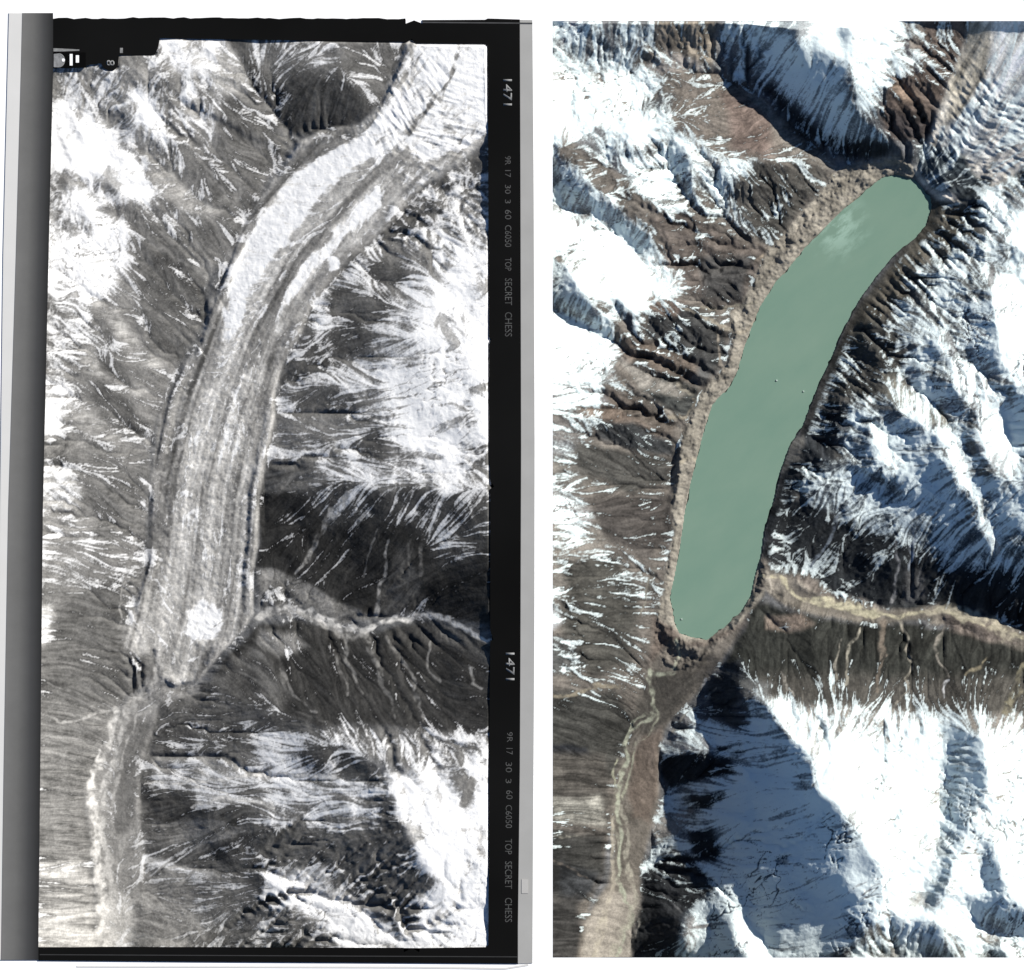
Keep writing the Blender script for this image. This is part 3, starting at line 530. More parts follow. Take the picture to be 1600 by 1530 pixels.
def ground_mat(name, snow_c, grain):
    """rock and debris colour with snow lying on it; the rock colour also holds some painted shade"""
    m, n, l, b = new_mat(name)
    b.inputs['Specular IOR Level'].default_value = .12; b.inputs['Roughness'].default_value = .9
    tc = n.new('ShaderNodeTexCoord')
    n1 = n.new('ShaderNodeTexNoise'); n1.inputs['Scale'].default_value = 26; n1.inputs['Detail'].default_value = 4; n1.inputs['Roughness'].default_value = .7
    n2 = n.new('ShaderNodeTexNoise'); n2.inputs['Scale'].default_value = 7; n2.inputs['Detail'].default_value = 5
    l.new(tc.outputs['Object'], n1.inputs['Vector']); l.new(tc.outputs['Object'], n2.inputs['Vector'])
    r1 = n.new('ShaderNodeMapRange'); r1.inputs['From Min'].default_value = .25; r1.inputs['From Max'].default_value = .75; r1.inputs['To Min'].default_value = 1 - grain; r1.inputs['To Max'].default_value = 1 + grain
    r2 = n.new('ShaderNodeMapRange'); r2.inputs['From Min'].default_value = .3; r2.inputs['From Max'].default_value = .7; r2.inputs['To Min'].default_value = .85; r2.inputs['To Max'].default_value = 1.15
    l.new(n1.outputs['Fac'], r1.inputs['Value']); l.new(n2.outputs['Fac'], r2.inputs['Value'])
    mu = n.new('ShaderNodeMath'); mu.operation = 'MULTIPLY'; l.new(r1.outputs[0], mu.inputs[0]); l.new(r2.outputs[0], mu.inputs[1])
    ar = n.new('ShaderNodeAttribute'); ar.attribute_name = 'rock'
    rk = n.new('ShaderNodeVectorMath'); rk.operation = 'SCALE'; l.new(ar.outputs['Color'], rk.inputs[0]); l.new(mu.outputs[0], rk.inputs['Scale'])
    asn = n.new('ShaderNodeAttribute'); asn.attribute_name = 'snow'
    j = n.new('ShaderNodeMath'); j.operation = 'MULTIPLY_ADD'; l.new(n1.outputs['Fac'], j.inputs[0]); j.inputs[1].default_value = .6; j.inputs[2].default_value = -.30
    ad = n.new('ShaderNodeMath'); ad.operation = 'ADD'; l.new(asn.outputs['Fac'], ad.inputs[0]); l.new(j.outputs[0], ad.inputs[1])
    ss = n.new('ShaderNodeMapRange'); ss.interpolation_type = 'SMOOTHSTEP'; ss.inputs['From Min'].default_value = .08; ss.inputs['From Max'].default_value = .98
    l.new(ad.outputs[0], ss.inputs['Value'])
    mx = n.new('ShaderNodeMix'); mx.data_type = 'RGBA'
    l.new(ss.outputs[0], mx.inputs[0]); l.new(rk.outputs[0], mx.inputs[6]); mx.inputs[7].default_value = (*snow_c, 1)
    l.new(mx.outputs[2], b.inputs['Base Color'])
    bp = n.new('ShaderNodeBump'); bp.inputs['Strength'].default_value = .35; bp.inputs['Distance'].default_value = .02
    l.new(n1.outputs['Fac'], bp.inputs['Height']); l.new(bp.outputs[0], b.inputs['Normal'])
    return m

M_film_ground = ground_mat('monochrome_ground', (.86, .85, .83), .28)
M_ground = ground_mat('mountain_ground', (.79, .88, .865), .30)
M_page = plain_mat('white_paper', (.90, .90, .90), .8, .1, .008, 2)
M_black = plain_mat('black_film', (.0055, .0055, .0054), .9, .02, .85, .28)
M_black2 = plain_mat('dense_black_film', (.003, .003, .003), .9, .02, .25, 1.5)
M_greystrip = plain_mat('grey_film_edge', (.33, .325, .31), .7, .05, .10, 2.5)
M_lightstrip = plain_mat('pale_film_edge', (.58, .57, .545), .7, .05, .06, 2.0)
M_whitemark = plain_mat('clear_film_mark', (.85, .85, .85), .7, .1, .03, 5)
M_letter = plain_mat('faint_lettering', (.065, .065, .063), .7, .1, .75, 14)
M_letter2 = plain_mat('bright_lettering', (.20, .20, .195), .7, .1, .75, 14)
M_dial = plain_mat('dial_print', (.22, .22, .22), .7, .1, .9, 14)

def add_obj(name, me, mat=None, parent=None, label=None, cat=None, kind=None, group=None):
    o = bpy.data.objects.new(name, me); col.objects.link(o)
    if mat: me.materials.append(mat)
    if parent: o.parent = parent
    if label: o['label'] = label
    if cat: o['category'] = cat
    if kind: o['kind'] = kind
    if group: o['group'] = group
    return o

def flat_mesh(name, outer, holes, z0, z1):
    """a sheet with thickness: outline and holes in photo pixels"""
    loops = [outer] + holes
    tri = tessellate_polygon([[Vector((wx(x), wy(y), 0)) for x, y in lp] for lp in loops])
    pts = [p for lp in loops for p in lp]; n = len(pts)
    V = [(wx(x), wy(y), z1) for x, y in pts] + [(wx(x), wy(y), z0) for x, y in pts]
    F = []
    for t in tri:
        a, b, c = (Vector(V[i]) for i in t)
        t = tuple(t) if (b - a).cross(c - a).z > 0 else tuple(reversed(t))
        F.append(t); F.append(tuple(i + n for i in reversed(t)))
    s = 0
    for lp in loops:
        k = len(lp)
        for i in range(k):
            a, b = s + i, s + (i + 1) % k
            F.append((a, b, b + n, a + n))
        s += k
    me = bpy.data.meshes.new(name); me.from_pydata(V, [], F); me.validate(); me.update()
    bm = bmesh.new(); bm.from_mesh(me); bmesh.ops.recalc_face_normals(bm, faces=bm.faces); bm.to_mesh(me); bm.free()
    return me

# ------------------------------------------------------------------ terrain builder
def build_valley(T):
    X0, Y0, X1, Y1 = T['box']
    C = 1.5625
    nx = int(round((X1 - X0) / (4 * C))); ny = int(round((Y1 - Y0) / (4 * C)))
    def grid(step):
        k = int(4 * C / step + .5)
        xs = X0 + np.arange(nx * k + 1) * step; ys = Y0 + np.arange(ny * k + 1) * step
        X, Y = np.meshgrid(xs, ys); return X.astype(np.float32), Y.astype(np.float32)
    Xc, Yc = grid(4 * C); Xh, Yh = grid(2 * C); X, Y = grid(C)
    up = lambda A, XX, YY, st: samp(A, (YY - Y0) / st, (XX - X0) / st)
    # paint the regions on a fine-enough lattice, edges broken up by noise
    Wx = Xh + 6 * fbm(Xh, Yh, 46, 3, 11); Wy = Yh + 6 * fbm(Xh, Yh, 46, 3, 71)
    rock = np.zeros(Xh.shape + (3,), np.float32) + .1
    snow = np.zeros(Xh.shape, np.float32) + .1
    gx = np.zeros(Xh.shape, np.float32); gy = np.zeros(Xh.shape, np.float32)
    exact = T['exact']
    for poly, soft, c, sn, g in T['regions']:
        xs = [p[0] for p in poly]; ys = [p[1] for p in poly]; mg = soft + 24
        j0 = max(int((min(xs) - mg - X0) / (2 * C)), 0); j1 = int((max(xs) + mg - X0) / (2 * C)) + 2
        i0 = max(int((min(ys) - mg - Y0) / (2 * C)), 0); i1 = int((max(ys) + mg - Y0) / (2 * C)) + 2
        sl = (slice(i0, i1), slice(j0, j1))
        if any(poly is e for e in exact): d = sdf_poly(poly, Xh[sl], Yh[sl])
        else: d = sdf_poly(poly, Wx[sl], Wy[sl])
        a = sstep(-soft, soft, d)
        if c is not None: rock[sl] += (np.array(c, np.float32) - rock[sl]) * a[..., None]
        if sn is not None: snow[sl] += (sn - snow[sl]) * a
        if g is not None:
            gx[sl] += (g[0] - gx[sl]) * a; gy[sl] += (g[1] - gy[sl]) * a
    # macro shape
    q = slice(None, None, 2)
    k = T['relief']
    Hc = np.zeros(Xc.shape); lam = np.full(Xc.shape, 1e-5)
    for kind, shape, za, zb, hw, lm in T['levels']:
        if kind == 'poly':
            m = sdf_poly(shape, Xc, Yc) > -hw; s = 0
            Hc = np.where(m, za, Hc); lam = np.where(m, lm, lam)
        else:
            d, s = dist_line(shape, Xc, Yc); m = d < hw
            Hc = np.where(m, za + (zb - za) * s, Hc); lam = np.where(m, lm, lam)
    H = poisson(-gx[q, q] * k, -gy[q, q] * k, np.ones(Xc.shape), Hc, lam, 4 * C / 100, 700)
    H = blur(H, 1)
    hole = T['hole']
    # gullies
    flat = np.zeros(Xc.shape)
    for kind, shape, hw in T['flat']:
        if kind == 'poly': flat = np.maximum(flat, sstep(-6, 4, sdf_poly(shape, Xc, Yc)))
        else: flat = np.maximum(flat, 1 - sstep(hw * .6, hw * 1.4, dist_line(shape, Xc, Yc)[0]))
    S4 = snow[q, q]
    z = H + (1 - flat) * k * (.09 * fbm(Xc, Yc, 130, 3, 21) + .03 * fbm(Xc, Yc, 40, 2, 33))
    calm = np.ones(Xc.shape)
    for poly in T['calm']: calm *= 1 - .80 * sstep(-25, 15, sdf_poly(poly, Xc, Yc))
    vary = calm * np.clip(.55 + .6 * fbm(Xc, Yc, 160, 2, 37), .15, 1.0)
    z = erode(z, 4 * C / 100, T['er'][0], .055, .22, (1 - flat) * (1 - .35 * S4) * vary, .03, 8)
    z = blur(up(z, Xh, Yh, 4 * C), 1)
    fh = up(flat, Xh, Yh, 4 * C)
    ch = up(calm, Xh, Yh, 4 * C)
    rough = (1 - fh) * (1 - .55 * snow) * ch
    rid = lambda X, Y, sc, sd: (1 - np.abs(fbm(X, Y, sc, 2, sd)) * 1.6)
    z = z + rough * k * (.022 * rid(Xh, Yh, 34, 31) + .014 * fbm(Xh, Yh, 18, 3, 35, .6))
    z = erode(z, 2 * C / 100, T['er'][1], .022, .25, rough, .03, 12)
    z = samp(z, (Y - Y0) / (2 * C), (X - X0) / (2 * C))
    z = blur(z, 1)
    f = up(flat, X, Y, 4 * C)
    sf = up(snow, X, Y, 2 * C)
    cf = .4 + .6 * up(calm, X, Y, 4 * C)
    z = z + cf * (1 - f) * (1 - .35 * sf) * k * (.011 * rid(X, Y, 13, 43) + .010 * fbm(X, Y, 9, 3, 41, .7))
    z = erode(z, C / 100, T['er'][2], .03, .25, cf * (1 - f) * (1 - .6 * sf), .02, 10)
    # debris hummocks and ice crevasses on the flat ground
    z = z + f * .005 * fbm(X, Y, 11, 3, 51, .7)
    # thin rock ribs and crevasse lines that break up the smooth snowfields
    vein = fbm(X + 14 * fbm(X, Y, 60, 2, 203), Y + 14 * fbm(X, Y, 60, 2, 207), 38, 4, 201, .6)
    vein2 = fbm(X + 9 * fbm(X, Y, 30, 2, 213), Y, 21, 3, 211, .6)
    vm = np.maximum(1 - sstep(.0, .075, np.abs(vein)), .8 * (1 - sstep(.0, .06, np.abs(vein2))))
    z = z - .016 * k * sf * (1 - f) * vm * sstep(-.4, .4, fbm(X, Y, 90, 2, 217))
    z, extra = T['shape'](z, X, Y, f)
    z_open = z
    # stay level with the sheet at the edges
    d = sdf_poly(hole, Xh, Yh); d = samp(d, (Y - Y0) / (2 * C), (X - X0) / (2 * C))
    dd = np.maximum(d - 1.0, 0) / 100
    fine = z - blur(z, 40)
    hi = -.03 - T['rise'] * np.maximum(T['high'](X, Y), 0) / 100 + fine   # top and right: not below the sheet
    wgt = 1 / (1 + np.exp(-np.clip((hi - z) / .03, -30, 30)))
    z = z + (hi - z) * wgt
    cap = np.minimum(-.012 + .66 * np.maximum(T['low'](X, Y) - 1, 0) / 100, -.012 + 3.0 * dd)   # left and bottom: not above it
    z = np.minimum(z, cap)
    # snow: share of cover turned into patches by fall-line streaks, slope and hollows
    z_cut = z; z = z_open
    zy, zx = np.gradient(blur(z, 2), C / 100)
    by, bx_ = np.gradient(blur(z, 40), C / 100)
    my, mx_ = np.gradient(blur(z, 8), C / 100)
    fx, fy = -(bx_ + .6 * mx_), -(by + .6 * my)
    st = blur(streaks(fx, fy, 3, 16), 1); st = st / st.std()
    st2 = streaks(-mx_, -my, 4, 7); st2 = st2 / st2.std()
    st3 = streaks(fx, fy, 6, 22, 4); st3 = st3 / st3.std()
    slope = np.sqrt(zx * zx + zy * zy)
    hollow = blur(z, 8) - z
    comp = .55 * st + .35 * st2 + .75 * st3 + .75 * fbm(X, Y, 44, 4, 61, .6) + .35 * slope / (slope.std() + 1e-6) + .25 * hollow / hollow.std()
    z = z_cut
    nn = rank01(comp)
    sb = blur(snow, 70)
    P = samp(snow, (Y - Y0) / (2 * C), (X - X0) / (2 * C)) * (.4 + .6 * f) + samp(sb, (Y - Y0) / (2 * C), (X - X0) / (2 * C)) * .6 * (1 - f)
    RK = samp(rock, (Y - Y0) / (2 * C), (X - X0) / (2 * C))
    RK = RK + T['grey'] * (RK.mean(-1, keepdims=True) - RK)
    sn = np.clip(.5 + (P - nn) * 1.0 / (4 * P * (1 - P) + .12), 0, 1)
    sn = np.where(P < .012, 0, sn)
    vm = vm * sstep(-.3, .5, fbm(X, Y, 90, 2, 217)) * sstep(.6, .9, P)
    sn = np.clip(sn - T['veins'] * vm, 0, 1)
    # rock: streaks of scree and banding
    tone = 1 + (1 - .6 * f) * (.16 * st + .12 * st2 + .25 * st3) + .20 * fbm(X, Y, 26, 4, 81) + .16 * (1 - f) * fbm(X, Y, 8, 3, 87, .7)
    RK = RK * np.clip(tone, .45, 1.9)[..., None]
    for pts, w0, w1, c, a in T['lines']:
        xs = [p[0] for p in pts]; ys = [p[1] for p in pts]
        j0 = max(int((min(xs) - 20 - X0) / C), 0); j1 = int((max(xs) + 20 - X0) / C) + 2
        i0 = max(int((min(ys) - 20 - Y0) / C), 0); i1 = int((max(ys) + 20 - Y0) / C) + 2
        sl = (slice(i0, i1), slice(j0, j1))
        if X[sl].size == 0: continue
        wob = 3.5 * fbm(X[sl], Y[sl], 18, 2, 91)
        dl, s = dist_line(pts, X[sl] + wob, Y[sl] + 3.5 * fbm(X[sl], Y[sl], 18, 2, 97))
        w = w0 + (w1 - w0) * s
        w = w * (1 + .5 * fbm(X[sl], Y[sl], 10, 2, 93))
        m = a * (1 - sstep(w * .5, w * 1.25 + .8, dl)) * np.clip(.72 + .75 * fbm(X[sl], Y[sl], 7, 2, 99), .12, 1)
        cc = G(c) if not isinstance(c, tuple) else c
        RK[sl] += (np.array(cc, np.float32) - RK[sl]) * m[..., None]
        sn[sl] *= 1 - m * .9
    if extra is not None: RK, sn = extra(RK, sn)
    # split into named pieces of ground
    lab = np.zeros(Xh.shape, np.int32)
    for i, (poly, nm, lb, ct) in enumerate(T['pieces']):
        if isinstance(poly, tuple): continue
        if poly is not None:
            if any(poly is e for e in exact): m = sdf_poly(poly, Xh, Yh) > 0
            else: m = sdf_poly(poly, Wx, Wy) > 0
            lab[m] = i
    labf = lab[np.minimum(((Y - Y0) / (2 * C) + .25).astype(int), lab.shape[0] - 1), np.minimum(((X - X0) / (2 * C) + .25).astype(int), lab.shape[1] - 1)]
    for i, (poly, nm, lb, ct) in enumerate(T['pieces']):
        if isinstance(poly, tuple):
            for pts in poly[1:]:
                dl, s_ = dist_line(pts, X + 3.5 * fbm(X, Y, 18, 2, 91), Y + 3.5 * fbm(X, Y, 18, 2, 97))
                labf = np.where(dl < poly[0], i, labf)
    inside = d > -3.2
    h, w = z.shape
    vid = np.arange(h * w).reshape(h, w)
    quads = np.stack([vid[1:, :-1], vid[1:, 1:], vid[:-1, 1:], vid[:-1, :-1]], -1).reshape(-1, 4)
    okq = (inside[1:, :-1] & inside[1:, 1:] & inside[:-1, 1:] & inside[:-1, :-1]).ravel()
    lq = labf[:-1, :-1].ravel()
    co = np.stack([(X - 800) / 100, (765 - Y) / 100, z], -1).reshape(-1, 3).astype(np.float32)
    rk = np.concatenate([np.clip(RK, .004, .95), np.ones(z.shape + (1,))], -1).reshape(-1, 4).astype(np.float32)
    sv = sn.ravel().astype(np.float32)
    for i, (poly, nm, lb, ct) in enumerate(T['pieces']):
        qs = quads[okq & (lq == i)]
        if len(qs) == 0: continue
        used, inv = np.unique(qs, return_inverse=True)
        inv = inv.reshape(-1, 4)
        me = bpy.data.meshes.new(nm)
        me.vertices.add(len(used)); me.vertices.foreach_set('co', co[used].ravel())
        me.loops.add(inv.size); me.loops.foreach_set('vertex_index', inv.ravel().astype(np.int32))
        me.polygons.add(len(inv)); me.polygons.foreach_set('loop_start', np.arange(0, inv.size, 4, dtype=np.int32))
        me.polygons.foreach_set('loop_total', np.full(len(inv), 4, np.int32))
        me.polygons.foreach_set('use_smooth', np.ones(len(inv), bool))
        me.update(calc_edges=True)
        a = me.attributes.new('rock', 'FLOAT_COLOR', 'POINT'); a.data.foreach_set('color', rk[used].ravel())
        a = me.attributes.new('snow', 'FLOAT', 'POINT'); a.data.foreach_set('value', sv[used])
        add_obj(nm, me, T['mat'], None, lb, ct, 'structure')
    return z, X, Y

def signed_across(center, X, Y):
    d, s = dist_line(center, X, Y)
    poly = list(center) + [(-400, center[-1][1]), (-400, center[0][1] - 200), (center[0][0], center[0][1] - 200)]
    return np.where(sdf_poly(poly, X, Y) > 0, -d, d)

def along(center, X, Y):
    d, s = dist_line(center, X, Y)
    L = sum(math.hypot(center[i + 1][0] - center[i][0], center[i + 1][1] - center[i][1]) for i in range(len(center) - 1))
    return d, s * L

# ------------------------------------------------------------------ monochrome valley with the long glacier
FILM_HOLE = [(250,60),(635,66),(648,66),(650,68),(758,69),(762,73),(763,300),(764,700),(766,1000),(764,1200),(763,1477),(759,1480),(60,1480),(63,1200),(67,800),(76,400),(83,107),(134,106),(136,102),(158,99),(162,106),(168,110),(178,110),(184,105),(186,86),(242,86),(247,75)]

def shape_left(z, X, Y, f):
    d, s = along(L_CENTER, X, Y)
    g = sstep(-4, 6, sdf_poly(L_GLACIER, X, Y))
    # convex tongue, lateral moraine walls, crevassed icefall near the bend, rubbly lower tongue
    z = z + g * .05 * np.clip(1 - (d / 80) ** 2, 0, 1) * (1 - sstep(880, 1060, s))
    fall = np.exp(-((s - 175) / 95) ** 2) * g
    cv = fbm(s * 1.0 + .35 * d, d * .30, 6, 2, 101, .7)
    z = z + fall * .011 * cv
    z = z + g * sstep(350, 800, s) * .006 * fbm(X, Y, 7, 3, 111, .75)
    z = z + g * sstep(-12, -2, -np.abs(sdf_poly(L_GLACIER, X, Y) - 8)) * .03 * np.clip(.6 + fbm(X, Y, 60, 2, 117), 0, 1.3)
    def extra(RK, sn):
        sd = signed_across(L_CENTER, X, Y)
        bands = .55 * fbm(s * .012, sd * 1.0 + 400, 13, 3, 121, .7) + .45 * fbm(s * .035, sd + 400, 6, 2, 125)
        band = np.clip(1 + g * ((.55 + .35 * sstep(350, 600, s)) * bands + .20 * fbm(X, Y, 42, 3, 127) + .22 * fbm(X, Y, 6, 3, 129, .75)), .4, 1.9)
        RK2 = RK * band[..., None]
        sn = np.clip(sn + g * .30 * bands * (sn > .03), 0, 1)
        low = g * sstep(500, 700, s)
        sp = low * sstep(.55, .8, fbm(X, Y, 7, 2, 131))
        RK2 = RK2 + (np.array(G(.36)) - RK2) * (sp * .7)[..., None]
        return RK2, sn
    return z, extra

L_WEST = [(0,0),(480,0),(455,215),(0,1600)]
L_pieces = [
 (None, 'mountain_slope', 'grey west slope with white snowfields left of the glacier in the monochrome picture', 'mountain'),
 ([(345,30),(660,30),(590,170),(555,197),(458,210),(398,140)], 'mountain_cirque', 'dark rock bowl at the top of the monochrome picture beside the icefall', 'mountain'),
 ([(640,315),(790,200),(790,770),(640,765),(560,785),(470,768),(400,768),(412,720),(430,640),(440,570),(490,470),(530,420),(570,385)], 'snowy_mountainside', 'snow speckled east mountainside right of the glacier in the monochrome picture', 'mountain'),
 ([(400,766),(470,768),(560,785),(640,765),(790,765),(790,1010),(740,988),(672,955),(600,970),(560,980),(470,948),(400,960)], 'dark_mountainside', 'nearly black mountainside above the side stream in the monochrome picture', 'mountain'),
 ([(400,962),(470,960),(560,988),(600,975),(672,962),(740,992),(790,1015),(790,1600),(200,1600),(222,1350),(215,1200),(250,1085),(330,1070),(360,1020)], 'mountain_massif', 'rugged southern massif with white summit at the lower right of the monochrome picture', 'mountain'),
 (L_VALLEY, 'valley_floor', 'pale braided gravel valley floor below the glacier snout in the monochrome picture', 'valley'),
 (L_GLACIER, 'glacier', 'long striped debris-covered glacier curving down the monochrome picture', 'glacier'),
 ((5.5, L_SIDE), 'stream', 'pale winding side stream joining the glacier from the right in the monochrome picture', 'stream'),
 ((5.0, [(182,1105),(166,1170),(138,1228),(150,1290),(150,1340),(158,1400),(165,1490)]), 'river', 'bright braided meltwater river down the valley floor of the monochrome picture', 'river'),
 ([(310,935),(330,940),(345,970),(330,1000),(300,1010),(285,995),(290,955)], 'ice_pond', 'white frozen pond on the glacier snout in the monochrome picture', 'pond'),
]
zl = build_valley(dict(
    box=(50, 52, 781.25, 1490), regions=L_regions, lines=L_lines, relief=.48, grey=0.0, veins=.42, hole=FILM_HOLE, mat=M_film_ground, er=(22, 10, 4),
    exact=[L_GLACIER, L_VALLEY],
    levels=[('line', [(50,52),(50,1500)], -.15, -.25, 14, .1), ('line', [(772,52),(772,1500)], .02, .02, 14, .3), ('line', [(50,62),(781,62)], .0, .05, 13, .5), ('line', [(83,107),(160,106),(186,100),(190,86),(243,84),(250,64)], .0, .0, 11, .5),
            ('line', L_CENTER, .05, -.95, 34, .5), ('line', [(200,1090),(175,1180),(170,1300),(180,1500)], -1.0, -1.25, 26, .5), ('line', L_SIDE[:8], -.85, -.55, 10, .3), ('line', L_SIDE[7:], -.52, -.03, 14, .6)],
    flat=[('poly', L_GLACIER, 0), ('poly', L_VALLEY, 0), ('line', L_SIDE, 8)],
    low=lambda X, Y: np.minimum(X - (83 - 23 * (Y - 107) / 1373), 1480 - Y), rise=.45,
    high=lambda X, Y: np.minimum(763 - X, Y - np.where(X < 134, 107, np.where(X < 160, 100, np.where(X < 186, 110, np.where(X < 246, 86, 62 + .013 * (X - 250)))))),
    calm=[[(400,765),(775,755),(775,985),(600,970),(400,895)],[(400,985),(775,1010),(775,1140),(400,1120),(320,1080)],[(50,850),(200,850),(190,1080),(150,1490),(50,1490)],[(200,330),(330,430),(270,590),(230,900),(120,900),(120,650)],[(345,150),(455,205),(345,420),(260,300)],[(215,1230),(400,1230),(400,1480),(205,1480)],[(345,56),(640,56),(590,170),(458,207),(398,140)],[(240,1090),(400,1120),(560,1170),(560,1300),(230,1230)],[(440,570),(560,400),(690,440),(640,740),(405,760)]], shape=shape_left, pieces=L_pieces))

# ------------------------------------------------------------------ colour valley with the green lake
PRINT_HOLE = [(863.5, 33), (1650, 33), (1650, 1496.5), (863.5, 1496.5)]
LAKE_Z = -1.20
R_CENTER = [(1640,30),(1590,110),(1540,190),(1490,260),(1440,290)]

def shape_right(z, X, Y, f):
    dl = sdf_poly(R_LAKE, X, Y)
    basin = sstep(-3, 10, dl)
    shore = LAKE_Z + .004 - dl * .006
    z = np.where(dl > -34, z + (np.maximum(shore, LAKE_Z - .15) - z) * sstep(-34, -4, dl), z)
    z = np.where(dl > 0, np.minimum(z, LAKE_Z - .02 - dl * .004), np.where(dl > -8, np.maximum(z, LAKE_Z + .012), z))
    dm = sdf_poly(R_MORAINE, X, Y)
    mor = sstep(-3, 5, dm) * (1 - sstep(-3, 0, dl))
    z = z + mor * (.026 * fbm(X, Y, 9, 3, 141, .75) + .02 * fbm(X, Y, 22, 2, 143) + .02 * np.exp(-((dm - 5) / 5) ** 2))
    z = np.where((dl < 0) & (dl > -8), np.maximum(z, LAKE_Z + .012), z)
    g = sstep(-4, 6, sdf_poly(R_GLACIER, X, Y)); d, s = along(R_CENTER, X, Y)
    fall = g * sstep(90, 170, s)
    z = z + fall * .017 * fbm(s * 1.0 + .3 * d, d * .45, 7, 2, 151, .7) + g * .008 * fbm(s * .2, d, 12, 2, 161)
    # ice cliff where the tongue meets the water
    def extra(RK, sn):
        sd = signed_across(R_CENTER, X, Y)
        band = np.clip(1 + g * .45 * fbm(s * .03, sd + 400, 9, 3, 171, .7), .5, 1.6)
        sn = sn * (1 - sstep(-16, -5, dl))
        return RK * band[..., None], sn
    return z, extra

R_pieces = [
 (None, 'mountain_slope', 'brown west slope with snowy crest left of the green lake', 'mountain'),
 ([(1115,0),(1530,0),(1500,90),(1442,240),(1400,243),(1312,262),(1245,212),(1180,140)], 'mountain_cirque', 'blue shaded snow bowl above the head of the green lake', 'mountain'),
 ([(1465,312),(1530,300),(1680,200),(1680,790),(1500,850),(1400,820),(1260,780),(1195,860),(1208,790),(1255,667),(1316,520),(1376,425),(1440,360)], 'snowy_mountainside', 'snow streaked east mountainside right of the green lake', 'mountain'),
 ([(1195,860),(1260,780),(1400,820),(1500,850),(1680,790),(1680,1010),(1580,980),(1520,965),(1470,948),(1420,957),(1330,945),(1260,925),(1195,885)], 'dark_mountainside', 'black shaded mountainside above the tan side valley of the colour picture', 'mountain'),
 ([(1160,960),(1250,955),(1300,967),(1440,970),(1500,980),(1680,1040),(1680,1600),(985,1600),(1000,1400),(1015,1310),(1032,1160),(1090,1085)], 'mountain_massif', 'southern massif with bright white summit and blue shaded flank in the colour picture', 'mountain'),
 ([(1190,885),(1230,893),(1275,925),(1330,938),(1390,952),(1440,948),(1470,943),(1520,960),(1580,978),(1680,1005),(1680,1050),(1560,1012),(1500,980),(1440,972),(1380,978),(1300,968),(1250,958),(1205,940)], 'side_valley', 'tan gravel floor of the side valley east of the lake outlet', 'valley'),
 (R_VALLEY, 'valley_floor', 'brown gravel valley floor below the green lake', 'valley'),
 (R_MORAINE, 'moraine', 'beige gullied moraine bank along the west shore of the green lake', 'moraine'),
 (R_GLACIER, 'glacier', 'pale crevassed glacier tongue ending at the head of the green lake', 'glacier'),
 ((3.2, R_RIVER), 'river', 'narrow pale river winding down from the foot of the green lake', 'river'),
 ((4.5, R_SIDE), 'stream', 'pale tan stream bed in the side valley right of the lake foot', 'stream'),
]
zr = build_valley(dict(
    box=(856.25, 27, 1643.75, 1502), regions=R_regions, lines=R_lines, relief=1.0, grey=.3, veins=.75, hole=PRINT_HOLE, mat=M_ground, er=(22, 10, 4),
    exact=[R_GLACIER, R_VALLEY, R_MORAINE],
    levels=[('line', [(856,27),(856,1502)], -.1, -.5, 10, .1), ('line', [(856,27),(1160,27)], .0, .2, 8, .1), ('line', [(1500,27),(1640,27)], .0, .0, 8, .5),
            ('line', [(1200,1502),(1650,1502)], -.5, -.25, 10, .2), ('poly', R_LAKE, LAKE_Z, 0, 4, 1.0), ('line', R_CENTER, -.05, LAKE_Z + .1, 50, .4),
            ('line', R_RIVER, LAKE_Z - .02, LAKE_Z - .6, 16, .5), ('line', R_SIDE, LAKE_Z + .05, LAKE_Z + .22, 12, .3), ('line', [(1420,262),(1466,312),(1476,345)], LAKE_Z + .10, LAKE_Z + .10, 12, .5)],
    flat=[('poly', R_LAKE, 0), ('poly', R_GLACIER, 0), ('poly', R_VALLEY, 0), ('line', R_SIDE, 12), ('poly', R_MORAINE, 0)],
    low=lambda X, Y: np.minimum(X - 863.5, 1496.5 - Y), rise=.85, high=lambda X, Y: Y - 33,
    calm=[[(1180,940),(1640,1010),(1640,1140),(1180,1100),(1120,1060)],[(850,1060),(1000,1060),(950,1300),(900,1500),(850,1500)],[(1200,780),(1640,830),(1640,980),(1200,890)],[(1060,110),(1180,140),(1245,215),(1200,250),(1075,225)],[(900,700),(1045,700),(1040,1060),(930,1060)],[(1180,30),(1335,30),(1325,150),(1400,225),(1250,200)],[(1100,1100),(1260,1180),(1380,1350),(1300,1490),(985,1500),(1010,1360),(1035,1170)]], shape=shape_right, pieces=R_pieces))

